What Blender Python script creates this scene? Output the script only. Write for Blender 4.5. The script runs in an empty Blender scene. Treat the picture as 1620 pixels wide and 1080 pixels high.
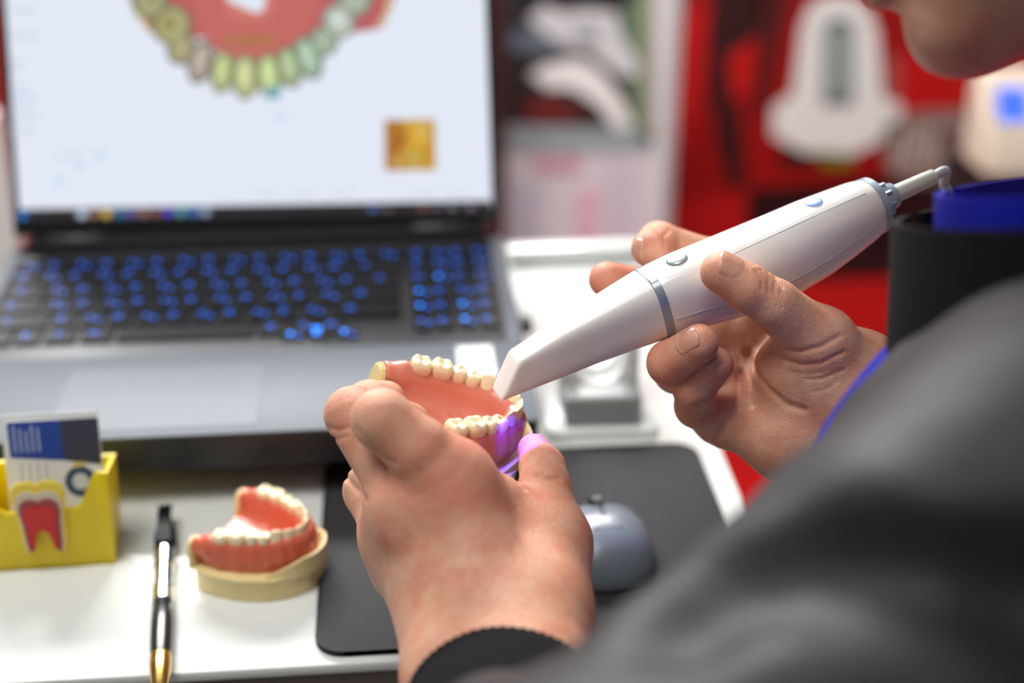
import bpy, bmesh, math, random
import numpy as np
from math import sin, cos, pi, radians, sqrt, exp
from mathutils import Vector, Matrix

random.seed(7); np.random.seed(7)
scene = bpy.context.scene
COL = scene.collection

# ------------------------------------------------------------------ camera
PITCH, YAW, FPX = radians(26.5), radians(5.0), 2250.0
CAM = np.array([0.0, 0.0, 0.44])
FWD = np.array([sin(YAW)*cos(PITCH), cos(YAW)*cos(PITCH), -sin(PITCH)])
RGT = np.array([cos(YAW), -sin(YAW), 0.0])
UPV = np.cross(RGT, FWD)
cd = bpy.data.cameras.new('camera'); cam = bpy.data.objects.new('camera', cd); COL.objects.link(cam)
cam.location = CAM; cam.rotation_euler = (pi/2-PITCH, 0, -YAW)
cd.sensor_width = 36; cd.lens = 50; cd.clip_start = 0.02; cd.clip_end = 60
cd.dof.use_dof = True; cd.dof.focus_distance = 0.612; cd.dof.aperture_fstop = 3.2; cd.dof.aperture_blades = 0
scene.camera = cam

# ------------------------------------------------------------------ world, lights, exposure
w = bpy.data.worlds.new('hall'); scene.world = w; w.use_nodes = True
bgn = w.node_tree.nodes['Background']; bgn.inputs[0].default_value = (0.99, 1.0, 0.99, 1); bgn.inputs[1].default_value = 0.20
vs = scene.view_settings; vs.view_transform = 'Standard'; vs.look = 'None'; vs.gamma = 1.0; vs.exposure = 0.0
vs.use_curve_mapping = False

def area(name, loc, target, sx, sy, power, col=(1, 1, 1)):
    l = bpy.data.lights.new(name, 'AREA'); l.shape = 'RECTANGLE'; l.size = sx; l.size_y = sy; l.energy = power; l.color = col
    o = bpy.data.objects.new(name, l); COL.objects.link(o); o.location = loc
    o.rotation_euler = (Vector(target)-Vector(loc)).to_track_quat('-Z', 'Y').to_euler()
    return o
# the hall's ceiling luminaires: one long row beyond the counter, one above the visitor; then an added fill for the back wall
area('ceiling_light_row', (-0.42, 3.05, 1.93), (-0.1, 0.8, 0), 2.06, 0.50, 185, (1.0, 0.99, 0.97))
area('ceiling_light_overhead', (-0.7, 0.0, 2.8), (-0.05, 0.6, 0), 1.4, 1.4, 61, (1.0, 0.985, 0.95))
wall_fill = area('added_wall_fill', (0.4, 1.15, 2.3), (0.5, 2.62, -0.3), 2.4, 0.25, 22, (1.0, 0.98, 0.95)); wall_fill.data.spread = radians(70)  # added lamp to brighten the wall prints and poster, not a known hall luminaire

# ------------------------------------------------------------------ coordinate helpers (the photograph's rays, used to find where things stand)
def P(px, py, z):                     # pixel + depth in metres -> world point
    return CAM + z*((px-810)/FPX*RGT + (540-py)/FPX*UPV + FWD)
def G(px, py, h=0.0):                 # pixel -> point on the horizontal plane z = h
    d = (px-810)/FPX*RGT + (540-py)/FPX*UPV + FWD
    return CAM + d*((h-CAM[2])/d[2])
def M(x, y, z):                       # millimetres right / up / ahead of the camera -> world mm
    return CAM*1000 + x*RGT + y*UPV + z*FWD
def Pm(px, py, z):                    # pixel + depth in mm -> world mm
    return P(px, py, z/1000.0)*1000

# ------------------------------------------------------------------ materials
def mat(name, col, rough=0.5, metal=0.0, spec=0.5, noise=None, bump=None, emit=None, sss=0.0, coat=0.0, sheen=0.0, trans=0.0, alpha=1.0):
    m = bpy.data.materials.new(name); m.use_nodes = True
    nt = m.node_tree; b = nt.nodes['Principled BSDF']
    b.inputs['Base Color'].default_value = (*col, 1); b.inputs['Roughness'].default_value = rough
    b.inputs['Metallic'].default_value = metal; b.inputs['Specular IOR Level'].default_value = spec
    b.inputs['Coat Weight'].default_value = coat; b.inputs['Sheen Weight'].default_value = sheen
    b.inputs['Transmission Weight'].default_value = trans
    if sss:
        b.inputs['Subsurface Weight'].default_value = sss; b.inputs['Subsurface Radius'].default_value = (1.0, 0.45, 0.25); b.inputs['Subsurface Scale'].default_value = 0.0035
    tc = nt.nodes.new('ShaderNodeTexCoord')
    if noise:                          # (scale, second colour, contrast)
        n = nt.nodes.new('ShaderNodeTexNoise'); n.inputs['Scale'].default_value = noise[0]; n.inputs['Detail'].default_value = 5
        nt.links.new(tc.outputs['Object'], n.inputs['Vector'])
        r = nt.nodes.new('ShaderNodeValToRGB'); r.color_ramp.elements[0].position = 0.5-noise[2]; r.color_ramp.elements[1].position = 0.5+noise[2]
        r.color_ramp.elements[0].color = (*col, 1); r.color_ramp.elements[1].color = (*noise[1], 1)
        nt.links.new(n.outputs['Fac'], r.inputs['Fac']); nt.links.new(r.outputs['Color'], b.inputs['Base Color'])
    if bump:                           # (scale, strength, distance)
        n2 = nt.nodes.new('ShaderNodeTexNoise'); n2.inputs['Scale'].default_value = bump[0]; n2.inputs['Detail'].default_value = 4
        nt.links.new(tc.outputs['Object'], n2.inputs['Vector'])
        bp = nt.nodes.new('ShaderNodeBump'); bp.inputs['Strength'].default_value = bump[1]; bp.inputs['Distance'].default_value = bump[2]
        nt.links.new(n2.outputs['Fac'], bp.inputs['Height']); nt.links.new(bp.outputs['Normal'], b.inputs['Normal'])
    if emit:
        b.inputs['Emission Color'].default_value = (*emit[0], 1); b.inputs['Emission Strength'].default_value = emit[1]
    return m
def srgb(r, g, b):
    f = lambda c: c/12.92 if c <= 0.04045 else ((c+0.055)/1.055)**2.4
    return (f(r/255), f(g/255), f(b/255))
_scr = {}
def screen_mat(r, g, b, s=1.0):
    k = (r, g, b, s)
    if k not in _scr:
        m = mat('screen_light', (0.01, 0.01, 0.01), 0.5, spec=0.1, emit=(srgb(r, g, b), s)); _scr[k] = m
    return _scr[k]
_prn = {}
def print_mat(r, g, b, rough=0.5):
    k = (r, g, b, rough)
    if k not in _prn: _prn[k] = mat('print_ink', srgb(r, g, b), rough)
    return _prn[k]

# ------------------------------------------------------------------ object helpers
def tag(o, label=None, cat=None, group=None, kind=None):
    if label: o['label'] = label
    if cat: o['category'] = cat
    if group: o['group'] = group
    if kind: o['kind'] = kind
    return o
def empty(name, loc=(0, 0, 0), rz=0):
    o = bpy.data.objects.new(name, None); COL.objects.link(o); o.location = loc; o.rotation_euler = (0, 0, rz); o.empty_display_size = 0.02
    return o
def link(name, me, m, parent=None, smooth=True):
    if m is not None and not me.materials: me.materials.append(m)
    if smooth: me.shade_smooth()
    o = bpy.data.objects.new(name, me); COL.objects.link(o)
    if parent is not None: o.parent = parent
    return o
def frombm(name, bm, m, parent=None, smooth=False, sharp=None):
    bmesh.ops.recalc_face_normals(bm, faces=bm.faces)
    me = bpy.data.meshes.new(name); bm.to_mesh(me); bm.free()
    o = link(name, me, m, parent, smooth)
    if sharp: me.set_sharp_from_angle(angle=radians(sharp))
    return o
def box(name, lo, hi, m, parent=None, bevel=0.0, seg=2):
    bm = bmesh.new(); bmesh.ops.create_cube(bm, size=1)
    for v in bm.verts: v.co = Vector([lo[i]+(v.co[i]+0.5)*(hi[i]-lo[i]) for i in range(3)])
    if bevel: bmesh.ops.bevel(bm, geom=list(bm.edges), offset=bevel, segments=seg, profile=0.5, affect='EDGES')
    return frombm(name, bm, m, parent, smooth=bevel > 0, sharp=40)
def prism(name, pts, z0, z1, m, parent=None, bevel=0.0, seg=2, smooth=True):   # xy outline extruded along z
    bm = bmesh.new()
    b = [bm.verts.new((x, y, z0)) for x, y in pts]; t = [bm.verts.new((x, y, z1)) for x, y in pts]
    n = len(pts); bm.faces.new(b[::-1]); top = bm.faces.new(t)
    for i in range(n): bm.faces.new((b[i], b[(i+1) % n], t[(i+1) % n], t[i]))
    if bevel: bmesh.ops.bevel(bm, geom=list(top.edges)+[e for f in bm.faces if f is not top and len(f.verts) == n and n > 4 for e in f.edges], offset=bevel, segments=seg, profile=0.5, affect='EDGES')
    return frombm(name, bm, m, parent, smooth=smooth, sharp=35)
def rrect(x0, y0, x1, y1, r, n=6):
    out = []
    for cx, cy, a in ((x1-r, y1-r, 0), (x0+r, y1-r, 90), (x0+r, y0+r, 180), (x1-r, y0+r, 270)):
        for k in range(n+1):
            t = radians(a+90*k/n); out.append((cx+r*cos(t), cy+r*sin(t)))
    return out
def lathe(name, prof, m, parent=None, n=32, axis='z', sharp=35):       # prof: (radius, height)
    bm = bmesh.new(); rings = []
    for r, h in prof:
        rings.append([bm.verts.new((r*cos(2*pi*k/n), r*sin(2*pi*k/n), h)) for k in range(n)])
    for a, b in zip(rings[:-1], rings[1:]):
        for k in range(n): bm.faces.new((a[k], a[(k+1) % n], b[(k+1) % n], b[k]))
    bm.faces.new(rings[0][::-1]); bm.faces.new(rings[-1])
    return frombm(name, bm, m, parent, smooth=True, sharp=sharp)
def tube(name, pts, rad, m, parent=None, n=12, sub=6):
    pts = [np.array(p, float) for p in pts]
    q = []
    for i in range(len(pts)-1):
        p0 = pts[max(i-1, 0)]; p1 = pts[i]; p2 = pts[i+1]; p3 = pts[min(i+2, len(pts)-1)]
        for k in range(sub):
            t = k/sub; q.append(0.5*((2*p1)+(-p0+p2)*t+(2*p0-5*p1+4*p2-p3)*t*t+(-p0+3*p1-3*p2+p3)*t**3))
    q.append(pts[-1])
    rads = rad if hasattr(rad, '__len__') else [rad]*len(pts)
    bm = bmesh.new(); rings = []; up = np.array([0.3, 0.2, 1.0])
    for i, p in enumerate(q):
        d = q[min(i+1, len(q)-1)]-q[max(i-1, 0)]; d = d/np.linalg.norm(d)
        s = np.cross(d, up); s /= np.linalg.norm(s); u = np.cross(s, d)
        fi = i/sub; i0 = min(int(fi), len(rads)-1); i1 = min(i0+1, len(rads)-1); r = rads[i0]+(rads[i1]-rads[i0])*(fi-i0)
        rings.append([bm.verts.new(p+r*(cos(2*pi*k/n)*s+sin(2*pi*k/n)*u)) for k in range(n)])
    for a, b in zip(rings[:-1], rings[1:]):
        for k in range(n): bm.faces.new((a[k], a[(k+1) % n], b[(k+1) % n], b[k]))
    bm.faces.new(rings[0][::-1]); bm.faces.new(rings[-1])
    return frombm(name, bm, m, parent, smooth=True, sharp=50)
def poly(name, pts3, m, parent=None):                                   # thin flat print: one polygon
    bm = bmesh.new(); bm.faces.new([bm.verts.new(p) for p in pts3])
    me = bpy.data.meshes.new(name); bm.to_mesh(me); bm.free()
    return link(name, me, m, parent, False)
def cln(o, name, parent):
    c = bpy.data.objects.new(name, o.data); COL.objects.link(c); c.parent = parent
    return c

# ------------------------------------------------------------------ signed-distance modelling (millimetres)
def dot(a, b): return (a*b).sum(-1)
def rc(p, a, b, ra, rb):               # round cone
    a = np.asarray(a, float); b = np.asarray(b, float)
    ba = b-a; l2 = dot(ba, ba); rr = ra-rb; a2 = l2-rr*rr; il2 = 1/l2
    pa = p-a; y = pa@ba; z = y-l2; q = pa*l2-y[..., None]*ba; x2 = dot(q, q); y2 = y*y*l2; z2 = z*z*l2
    k = np.sign(rr)*rr*rr*x2
    d3 = (np.sqrt(np.maximum(x2*a2*il2, 0))+y*rr)*il2-ra
    d1 = np.sqrt(x2+z2)*il2-rb; d2 = np.sqrt(x2+y2)*il2-ra
    return np.where(np.sign(z)*a2*z2 > k, d1, np.where(np.sign(y)*a2*y2 < k, d2, d3))
def ell(p, c, r, ax=None):             # ellipsoid, ax: rows are its axes
    q = p-np.asarray(c, float)
    if ax is not None: q = q@np.asarray(ax, float).T
    r = np.asarray(r, float); k0 = np.sqrt(dot(q/r, q/r)); k1 = np.sqrt(dot(q/(r*r), q/(r*r)))+1e-9
    return k0*(k0-1.0)/k1
def smin(a, b, k):
    h = np.maximum(k-np.abs(a-b), 0)/k
    return np.minimum(a, b)-h*h*k*0.25
def smax(a, b, k): return -smin(-a, -b, k)
def chain(p, js, k):                   # js: (point, radius)
    d = None
    for (a, ra), (b, rb) in zip(js[:-1], js[1:]):
        e = rc(p, a, b, ra, rb); d = e if d is None else smin(d, e, k)
    return d
def mesh_sdf(f, lo, hi, h, newton=2):
    lo = np.asarray(lo, float); hi = np.asarray(hi, float); c = 4
    n = (np.ceil((hi-lo)/(h*c)).astype(int)+1)*c
    cc = n//c
    g = np.stack(np.meshgrid(*[lo[i]+(np.arange(cc[i])+0.5)*h*c for i in range(3)], indexing='ij'), -1).reshape(-1, 3)
    fc = f(g).reshape(cc)
    V = np.repeat(np.repeat(np.repeat(fc, c, 0), c, 1), c, 2)
    near = np.abs(V) < h*c*1.6
    idx = np.argwhere(near)
    vals = np.empty(len(idx))
    for s in range(0, len(idx), 200000):
        vals[s:s+200000] = f(lo+(idx[s:s+200000]+0.5)*h)
    V[near] = vals
    S = V < 0
    # cells with a sign change
    cs = np.zeros(n-1, int)
    for dx in (0, 1):
        for dy in (0, 1):
            for dz in (0, 1): cs += S[dx:n[0]-1+dx, dy:n[1]-1+dy, dz:n[2]-1+dz]
    act = (cs > 0) & (cs < 8)
    ci = np.argwhere(act); vid = -np.ones(n-1, int); vid[act] = np.arange(len(ci))
    acc = np.zeros((len(ci), 3)); cnt = np.zeros(len(ci))
    corners = [(i, j, k) for i in (0, 1) for j in (0, 1) for k in (0, 1)]
    for a in corners:
        for ax in range(3):
            if a[ax]: continue
            b = list(a); b[ax] = 1
            va = V[ci[:, 0]+a[0], ci[:, 1]+a[1], ci[:, 2]+a[2]]; vb = V[ci[:, 0]+b[0], ci[:, 1]+b[1], ci[:, 2]+b[2]]
            ch = (va < 0) != (vb < 0); t = np.where(ch, va/np.where(ch, va-vb, 1), 0)
            pt = np.tile(np.array(a, float), (len(ci), 1)); pt[:, ax] += t
            acc[ch] += pt[ch]; cnt[ch] += 1
    verts = lo+(ci+acc/cnt[:, None]+0.5)*h
    faces = []
    for ax in range(3):
        o1, o2 = (ax+1) % 3, (ax+2) % 3
        sl0 = [slice(1, n[i]-1) for i in range(3)]; sl1 = list(sl0); sl0[ax] = slice(0, n[ax]-1); sl1[ax] = slice(1, n[ax])
        A = S[tuple(sl0)]; B = S[tuple(sl1)]
        for flip, msk in ((False, A & ~B), (True, ~A & B)):
            e = np.argwhere(msk)
            if not len(e): continue
            off = np.array([1, 1, 1]); off[ax] = 0; e = e+off
            q = []
            for d1, d2 in ((-1, -1), (0, -1), (0, 0), (-1, 0)):
                c2 = e.copy(); c2[:, o1] += d1; c2[:, o2] += d2
                q.append(vid[c2[:, 0], c2[:, 1], c2[:, 2]])
            q = np.stack(q, 1); faces.append(q[:, ::-1] if flip else q)
    faces = np.concatenate(faces)
    for _ in range(newton):
        e = 0.25*h; d = f(verts); gr = np.stack([f(verts+np.eye(3)[i]*e)-f(verts-np.eye(3)[i]*e) for i in range(3)], -1)/(2*e)
        l = np.maximum(dot(gr, gr), 0.25); verts = verts-np.clip(d/l, -h, h)[:, None]*gr*0.8
    return verts, faces
def np_mesh(name, verts, faces, attrs=None):
    me = bpy.data.meshes.new(name); me.from_pydata((verts).tolist(), [], faces.tolist())
    for k, v in (attrs or {}).items():
        a = me.attributes.new(k, 'FLOAT', 'POINT'); a.data.foreach_set('value', np.asarray(v, np.float32))
    me.update(); return me
# ================================================================== the setting
carpet = mat('red_carpet', srgb(158, 12, 12), 0.95, spec=0.1, noise=(60, srgb(138, 8, 9), 0.25), bump=(900, 0.6, 0.002))
hallfl = mat('hall_floor_grey', srgb(150, 148, 146), 0.6, noise=(6, srgb(138, 137, 136), 0.3))
tag(box('floor', (-3, -1.5, -0.80), (3.6, 4.2, -0.755), hallfl), kind='structure')
tag(box('carpet', (0.0, 0.9, -0.7549), (2.4, 2.60, -0.749), carpet), 'bright red carpet on the floor beyond the counter', 'carpet')
red = mat('red_wall_film', srgb(146, 7, 9), 0.45, noise=(1.3, srgb(128, 5, 7), 0.3))
wall = tag(box('wall_back', (-3, 2.62, -0.75), (3.6, 2.70, 0.95), red), kind='structure')
WY = 2.619
def W(px, py, y=WY):                   # pixel -> point on the vertical plane at y
    d = (px-810)/FPX*RGT + (540-py)/FPX*UPV + FWD
    return CAM + d*(y/d[1])
# printed dark fields of the red booth graphic
dk = print_mat(42, 10, 12); dk2 = print_mat(70, 12, 12); br = print_mat(172, 10, 9)
def wprint(pts, m, k=0): return poly('wall_print', [W(x, y, WY-0.0006*(k+1)) for x, y in pts], m, wall)
wprint([(1128, -60), (1215, -60), (1205, 40), (1160, 130), (1120, 170), (1122, 60)], dk)
wprint([(1128, 160), (1160, 140), (1175, 200), (1180, 300), (1165, 330), (1135, 230)], dk, 1)
wprint([(1205, -60), (1270, -60), (1235, 60), (1215, 160), (1190, 200), (1200, 80)], dk2)
wprint([(1050, 40), (1120, 0), (1112, 140), (1040, 330), (1030, 250)], br)
wprint([(1150, 90), (1195, 60), (1190, 140), (1160, 160)], br, 2)
wprint([(1400, 120), (1480, 40), (1560, 130), (1500, 190), (1400, 195)], print_mat(170, 4, 6), 1)
wprint([(1180, 300), (1800, 250), (1800, 462), (1180, 462)], print_mat(26, 3, 5), 1)
wprint([(1030, 330), (1180, 300), (1180, 470), (1030, 470)], print_mat(168, 12, 12), 2)
skirt = tag(box('baseboard_back', (-3, 2.60, -0.75), (3.6, 2.62, -0.70), print_mat(30, 8, 9)), kind='structure')
# white appliance picture printed on the red wall
pw = print_mat(214, 214, 212); pg = print_mat(138, 150, 146); pd = print_mat(92, 104, 106)
wprint([(1268, 40), (1282, 8), (1310, -6), (1345, -6), (1372, 10), (1388, 50), (1396, 150), (1425, 165), (1428, 200), (1395, 222), (1345, 246), (1270, 240), (1222, 215), (1222, 170), (1254, 148)], pw, 3)
wprint([(1302, 40), (1318, 28), (1340, 28), (1352, 42), (1350, 168), (1300, 168)], pd, 4)
wprint([(1308, 48), (1345, 48), (1342, 150), (1306, 150)], pg, 5)
wprint([(1400, 90), (1422, 85), (1424, 160), (1400, 160)], print_mat(150, 70, 66), 4)
wprint([(1235, 232), (1290, 246), (1300, 262), (1235, 262)], print_mat(24, 18, 16), 4)
wprint([(1300, 240), (1345, 244), (1352, 262), (1300, 264)], print_mat(84, 110, 20), 5)
# pale blurred writing and picture strip printed beside it
wprint([(1398, 200), (1450, 175), (1530, 172), (1535, 285), (1440, 290), (1400, 265)], print_mat(120, 100, 94), 3)
for k in range(7):
    x = 1412+k*17
    wprint([(x, 270-k*2), (x+7, 270-k*2), (x+20, 200-k*2), (x+13, 200-k*2)], print_mat(176, 164, 156), 4)

# poster panel standing in front of the wall
PY = 2.36
def W2(px, py, k=0): return W(px, py, PY-0.0006*k)
a = W2(792, 470); b = W2(1044, 470); topz = W2(900, -120)[2]
post = empty('poster_panel', ((a[0]+b[0])/2, PY, -0.75))
tag(post, 'tall printed poster panel with a white dental unit picture, behind the laptop', 'poster')
ox, oy, oz = post.location
pframe = mat('panel_frame', srgb(150, 156, 154), 0.4)
def rel(p, o=post): return (p[0]-o.location[0], p[1]-o.location[1], p[2]-o.location[2])
box('backing', (a[0]-ox, 0.001, 0.0), (b[0]-ox, 0.022, topz-oz), mat('poster_board', srgb(205, 202, 208), 0.55), post)
for xa, xb in ((a[0]-ox-0.012, a[0]-ox), (b[0]-ox, b[0]-ox+0.012)): box('frame_rail', (xa, -0.008, 0), (xb, 0.026, topz-oz), pframe, post, 0.002)
box('foot', (a[0]-ox-0.02, -0.12, 0), (b[0]-ox+0.02, 0.14, 0.015), pframe, post, 0.004)
def pprint(pts, m, k=0): return poly('poster_print', [rel(W2(x, y, k+1)) for x, y in pts], m, post)
pprint([(800, -110), (1036, -110), (1036, 205), (800, 198)], print_mat(34, 32, 34))
pprint([(985, 10), (1030, -20), (1028, 215), (1000, 205)], print_mat(92, 118, 92), 1)
pprint([(1015, -20), (1036, -20), (1034, 230), (1018, 225)], print_mat(150, 150, 130), 2)
pprint([(835, 30), (862, 8), (890, 20), (930, 15), (975, 20), (985, 60), (1005, 90), (1012, 120), (990, 122), (960, 105), (935, 80), (900, 75), (870, 62)], print_mat(200, 202, 205), 2)
pprint([(808, 50), (850, 45), (880, 66), (872, 92), (840, 84), (808, 78)], print_mat(92, 104, 118), 3)
pprint([(836, 118), (870, 100), (915, 92), (950, 112), (985, 160), (1002, 200), (975, 205), (945, 165), (905, 140), (866, 140)], print_mat(226, 226, 226), 4)
pprint([(905, 40), (945, 40), (950, 66), (915, 66)], print_mat(150, 156, 162), 4)
pprint([(822, 160), (880, 150), (930, 190), (840, 195)], print_mat(104, 34, 30), 3)
pprint([(797, 203), (1034, 208), (1030, 240), (797, 238)], print_mat(142, 158, 162), 2)
pprint([(840, 250), (915, 246), (925, 268), (850, 275)], print_mat(196, 150, 168), 2)
pprint([(912, 300), (950, 300), (946, 408), (910, 408)], print_mat(214, 172, 186), 2)
pprint([(955, 250), (1010, 255), (1000, 400), (965, 400)], print_mat(196, 190, 204), 2)
pprint([(812, 290), (860, 300), (850, 400), (812, 400)], print_mat(190, 188, 206), 2)
# dark red divider behind the laptop's right edge, white partition behind its left edge
dv = tag(box('divider_panel', tuple(W(700, 480, 2.2)*np.array([1, 1, 0])+np.array([0, 0, -0.75])), tuple(W(800, 0, 2.2)+np.array([0, 0.03, 0.12])), mat('maroon_laminate', srgb(58, 20, 22), 0.5, noise=(3, srgb(46, 16, 18), 0.3)), bevel=0.003),
    'dark maroon divider panel between the laptop screen and the poster', 'panel')
wp = empty('white_partition', tuple(W(-60, 400, 1.6)*np.array([1, 1, 0])+np.array([0, 0, -0.75])))
tag(wp, 'white partition standing past the left edge of the laptop', 'partition')
wm = mat('white_laminate', srgb(232, 232, 230), 0.4, noise=(4, srgb(224, 225, 224), 0.3))
box('panel', (-0.5, 0, 0.02), (0.062, 0.03, 0.70), wm, wp, 0.003); box('foot', (-0.02, -0.15, 0), (0.03, 0.18, 0.02), pframe, wp, 0.004); box('foot', (-0.45, -0.15, 0), (-0.40, 0.18, 0.02), pframe, wp, 0.004)
# beige terminal with a small blue screen on a plinth, seen under the chin
tp = W(1585, 215, 1.9)
pl = empty('display_plinth', (tp[0]+0.06, 1.95, -0.7488)); tag(pl, 'dark plinth under the beige terminal with the blue screen', 'plinth')
box('column', (-0.055, -0.12, 0.0), (0.25, 0.16, tp[2]-0.06+0.75-0.02), mat('plinth_dark', srgb(24, 7, 9), 0.6, noise=(5, srgb(19, 5, 7), 0.3)), pl, 0.004)
box('top_plate', (-0.065, -0.14, tp[2]-0.06+0.75-0.02), (0.27, 0.18, tp[2]-0.06+0.75), mat('plinth_top', srgb(60, 40, 36), 0.5), pl, 0.003)
tm = empty('payment_terminal', (tp[0]+0.02, 1.93, tp[2]-0.06)); tag(tm, 'beige terminal with a glowing blue screen, right edge under the chin', 'terminal')
bg_ = mat('beige_plastic', srgb(206, 190, 172), 0.5, noise=(9, srgb(196, 180, 164), 0.3))
bm = bmesh.new(); prof = [(-0.05, 0), (0.06, 0), (0.06, 0.135), (0.03, 0.14), (-0.05, 0.03)]
for s in (0, 1):
    pass
va = [bm.verts.new((-0.040, y, z)) for y, z in prof]; vb = [bm.verts.new((0.14, y, z)) for y, z in prof]
bm.faces.new(va); bm.faces.new(vb[::-1])
for i in range(5): bm.faces.new((va[i], va[(i+1) % 5], vb[(i+1) % 5], vb[i]))
bmesh.ops.bevel(bm, geom=list(bm.edges), offset=0.006, segments=3, affect='EDGES'); frombm('housing', bm, bg_, tm, True, 40)
def onslope(x, t, o=0.001): return (x, -0.05+0.08*t-0.8*o, 0.03+0.11*t+0.58*o)
poly('blue_screen', [onslope(-0.022, .42), onslope(0.026, .42), onslope(0.026, .80), onslope(-0.022, .80)], screen_mat(70, 120, 255, 1.3), tm)
poly('screen_line', [onslope(-0.018, .62, .0016), onslope(0.022, .56, .0016), onslope(0.022, .62, .0016), onslope(-0.018, .68, .0016)], screen_mat(30, 70, 190, 1.0), tm)

# ------------------------------------------------------------------ the counter
tab = empty('counter', (-0.6, 0.78, -0.75)); tag(tab, 'white glossy demonstration counter that everything stands on', 'counter')
m = mat('counter_white', srgb(230, 233, 230), 0.13, spec=0.5, noise=(3, srgb(226, 229, 226), 0.3), bump=(330, 0.35, 0.0006))
x0, x1, y0, y1 = -1.5, 0.190, 0.543, 1.030
o = prism('worktop', rrect(x0+0.6, y0-0.78, x1+0.6, y1-0.78, 0.008, 4), 0.744, 0.75, m, tab, 0.0015)
box('cabinet', (x0+0.62, y0-0.78+0.002, 0.06), (x1+0.6-0.004, y1-0.78-0.012, 0.7438), mat('taupe_laminate', srgb(104, 90, 80), 0.55, noise=(7, srgb(96, 84, 76), 0.3)), tab)
box('plinth', (x0+0.66, y0-0.78+0.05, 0), (x1+0.6-0.05, y1-0.78-0.04, 0.06), mat('kick_dark', srgb(40, 36, 34), 0.6), tab)
box('back_upstand', (0.6+0.085, y1-0.78-0.018, 0.75), (x1+0.6, y1-0.78, 0.762), m, tab, 0.002)
# ================================================================== laptop on a black riser
LX0, LX1, LYF, LYB, LZ = -0.2745, 0.0765, 0.690, 0.975, 0.045
plastic_dark = mat('black_plastic', srgb(24, 24, 26), 0.5, noise=(40, srgb(20, 20, 22), 0.3))
ris = empty('laptop_riser', (-0.1, 0.84, 0.0004)); tag(ris, 'low black riser underneath the laptop', 'riser')
box('top_plate', (-0.34, -0.118, 0.016), (0.162, 0.13, 0.0235), plastic_dark, ris, 0.002)
box('body', (-0.335, -0.112, 0.0), (0.158, 0.125, 0.016), mat('riser_dark', srgb(16, 16, 17), 0.6, bump=(300, 0.3, 0.0005)), ris, 0.001)
lap = empty('laptop', (0, 0, 0)); lap.location = ((LX0+LX1)/2, LYB, 0.0235)
tag(lap, 'open grey laptop with blue backlit keys showing a dental scan', 'laptop')
lx, ly, lz = lap.location
alu = mat('laptop_grey_metal', srgb(98, 105, 115), 0.55, metal=0.0, spec=0.3, noise=(25, srgb(103, 110, 120), 0.3), bump=(1500, 0.08, 0.0002))
aluf = mat('laptop_dark_metal', srgb(44, 46, 50), 0.4, metal=0.3)
def LB(name, lo, hi, m, bevel=0.0, par=lap): return box(name, (lo[0]-lx, lo[1]-ly, lo[2]-lz), (hi[0]-lx, hi[1]-ly, hi[2]-lz), m, par, bevel)
o = prism('base', rrect(LX0-lx, LYF-ly, LX1-lx, LYB-ly+0.004, 0.012, 5), 0.0, LZ-lz-0.0012, aluf, lap, 0.002)
# top deck sheet with a sunken keyboard well
KX0, KX1, KY0, KY1 = LX0+0.010, LX1-0.010, 0.791, 0.944
o = LB('palm_rest', (LX0, LYF, LZ-0.0014), (LX1, KY0, LZ), alu, 0.0006)
LB('deck_side', (LX0, KY0, LZ-0.0014), (KX0, LYB-0.014, LZ), alu, 0.0004); LB('deck_side', (KX1, KY0, LZ-0.0014), (LX1, LYB-0.014, LZ), alu, 0.0004)
LB('deck_strip', (KX0, KY1, LZ-0.0014), (KX1, LYB-0.014, LZ), aluf, 0.0004)
LB('keyboard_well', (KX0, KY0, LZ-0.0034), (KX1, KY1, LZ-0.0016), mat('keyboard_well', srgb(8, 9, 14), 0.6), 0)
# touchpad, sticker, ventilation strip
LB('hinge_bar', (LX0+0.012, LYB-0.014, LZ-0.006), (LX1-0.012, LYB+0.004, LZ+0.006), plastic_dark, 0.002)
tpm = mat('touchpad_grey', srgb(92, 99, 109), 0.5, spec=0.3)
LB('touchpad', (-0.196, 0.698, LZ), (-0.082, 0.772, LZ+0.0003), tpm, 0)
LB('sticker', (0.034, 0.745, LZ), (0.056, 0.785, LZ+0.0003), mat('sticker_white', srgb(226, 232, 236), 0.4), 0)
for k in range(24): LB('speaker_slot', (-0.21+k*0.0095, 0.9505, LZ), (-0.2045+k*0.0095, 0.9575, LZ+0.0004), plastic_dark, 0)
# keys
keym = mat('key_black', srgb(10, 11, 15), 0.5, spec=0.22, bump=(700, 0.12, 0.0003))
legm = mat('key_legend_blue', (0.0, 0.03, 0.2), 0.5, emit=((0.004, 0.16, 1.0), 2.0))
legm2 = mat('key_legend_bright', (0.0, 0.03, 0.2), 0.5, emit=((0.004, 0.22, 1.0), 6.0))
keycache = {}
def keymesh(wd, dp):
    k = (round(wd, 4), round(dp, 4))
    if k not in keycache:
        bm = bmesh.new(); bmesh.ops.create_cube(bm, size=1)
        for v in bm.verts:
            t = 0.0006 if v.co.z > 0 else 0
            v.co = Vector((v.co.x*(wd-2*t), v.co.y*(dp-2*t), (v.co.z+0.5)*0.0026))
        bmesh.ops.bevel(bm, geom=[e for e in bm.edges if all(v.co.z > 0.001 for v in e.verts)], offset=0.0004, segments=1, affect='EDGES')
        me = bpy.data.meshes.new('key'); bm.to_mesh(me); bm.free(); me.materials.append(keym); keycache[k] = me
    return keycache[k]
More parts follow.
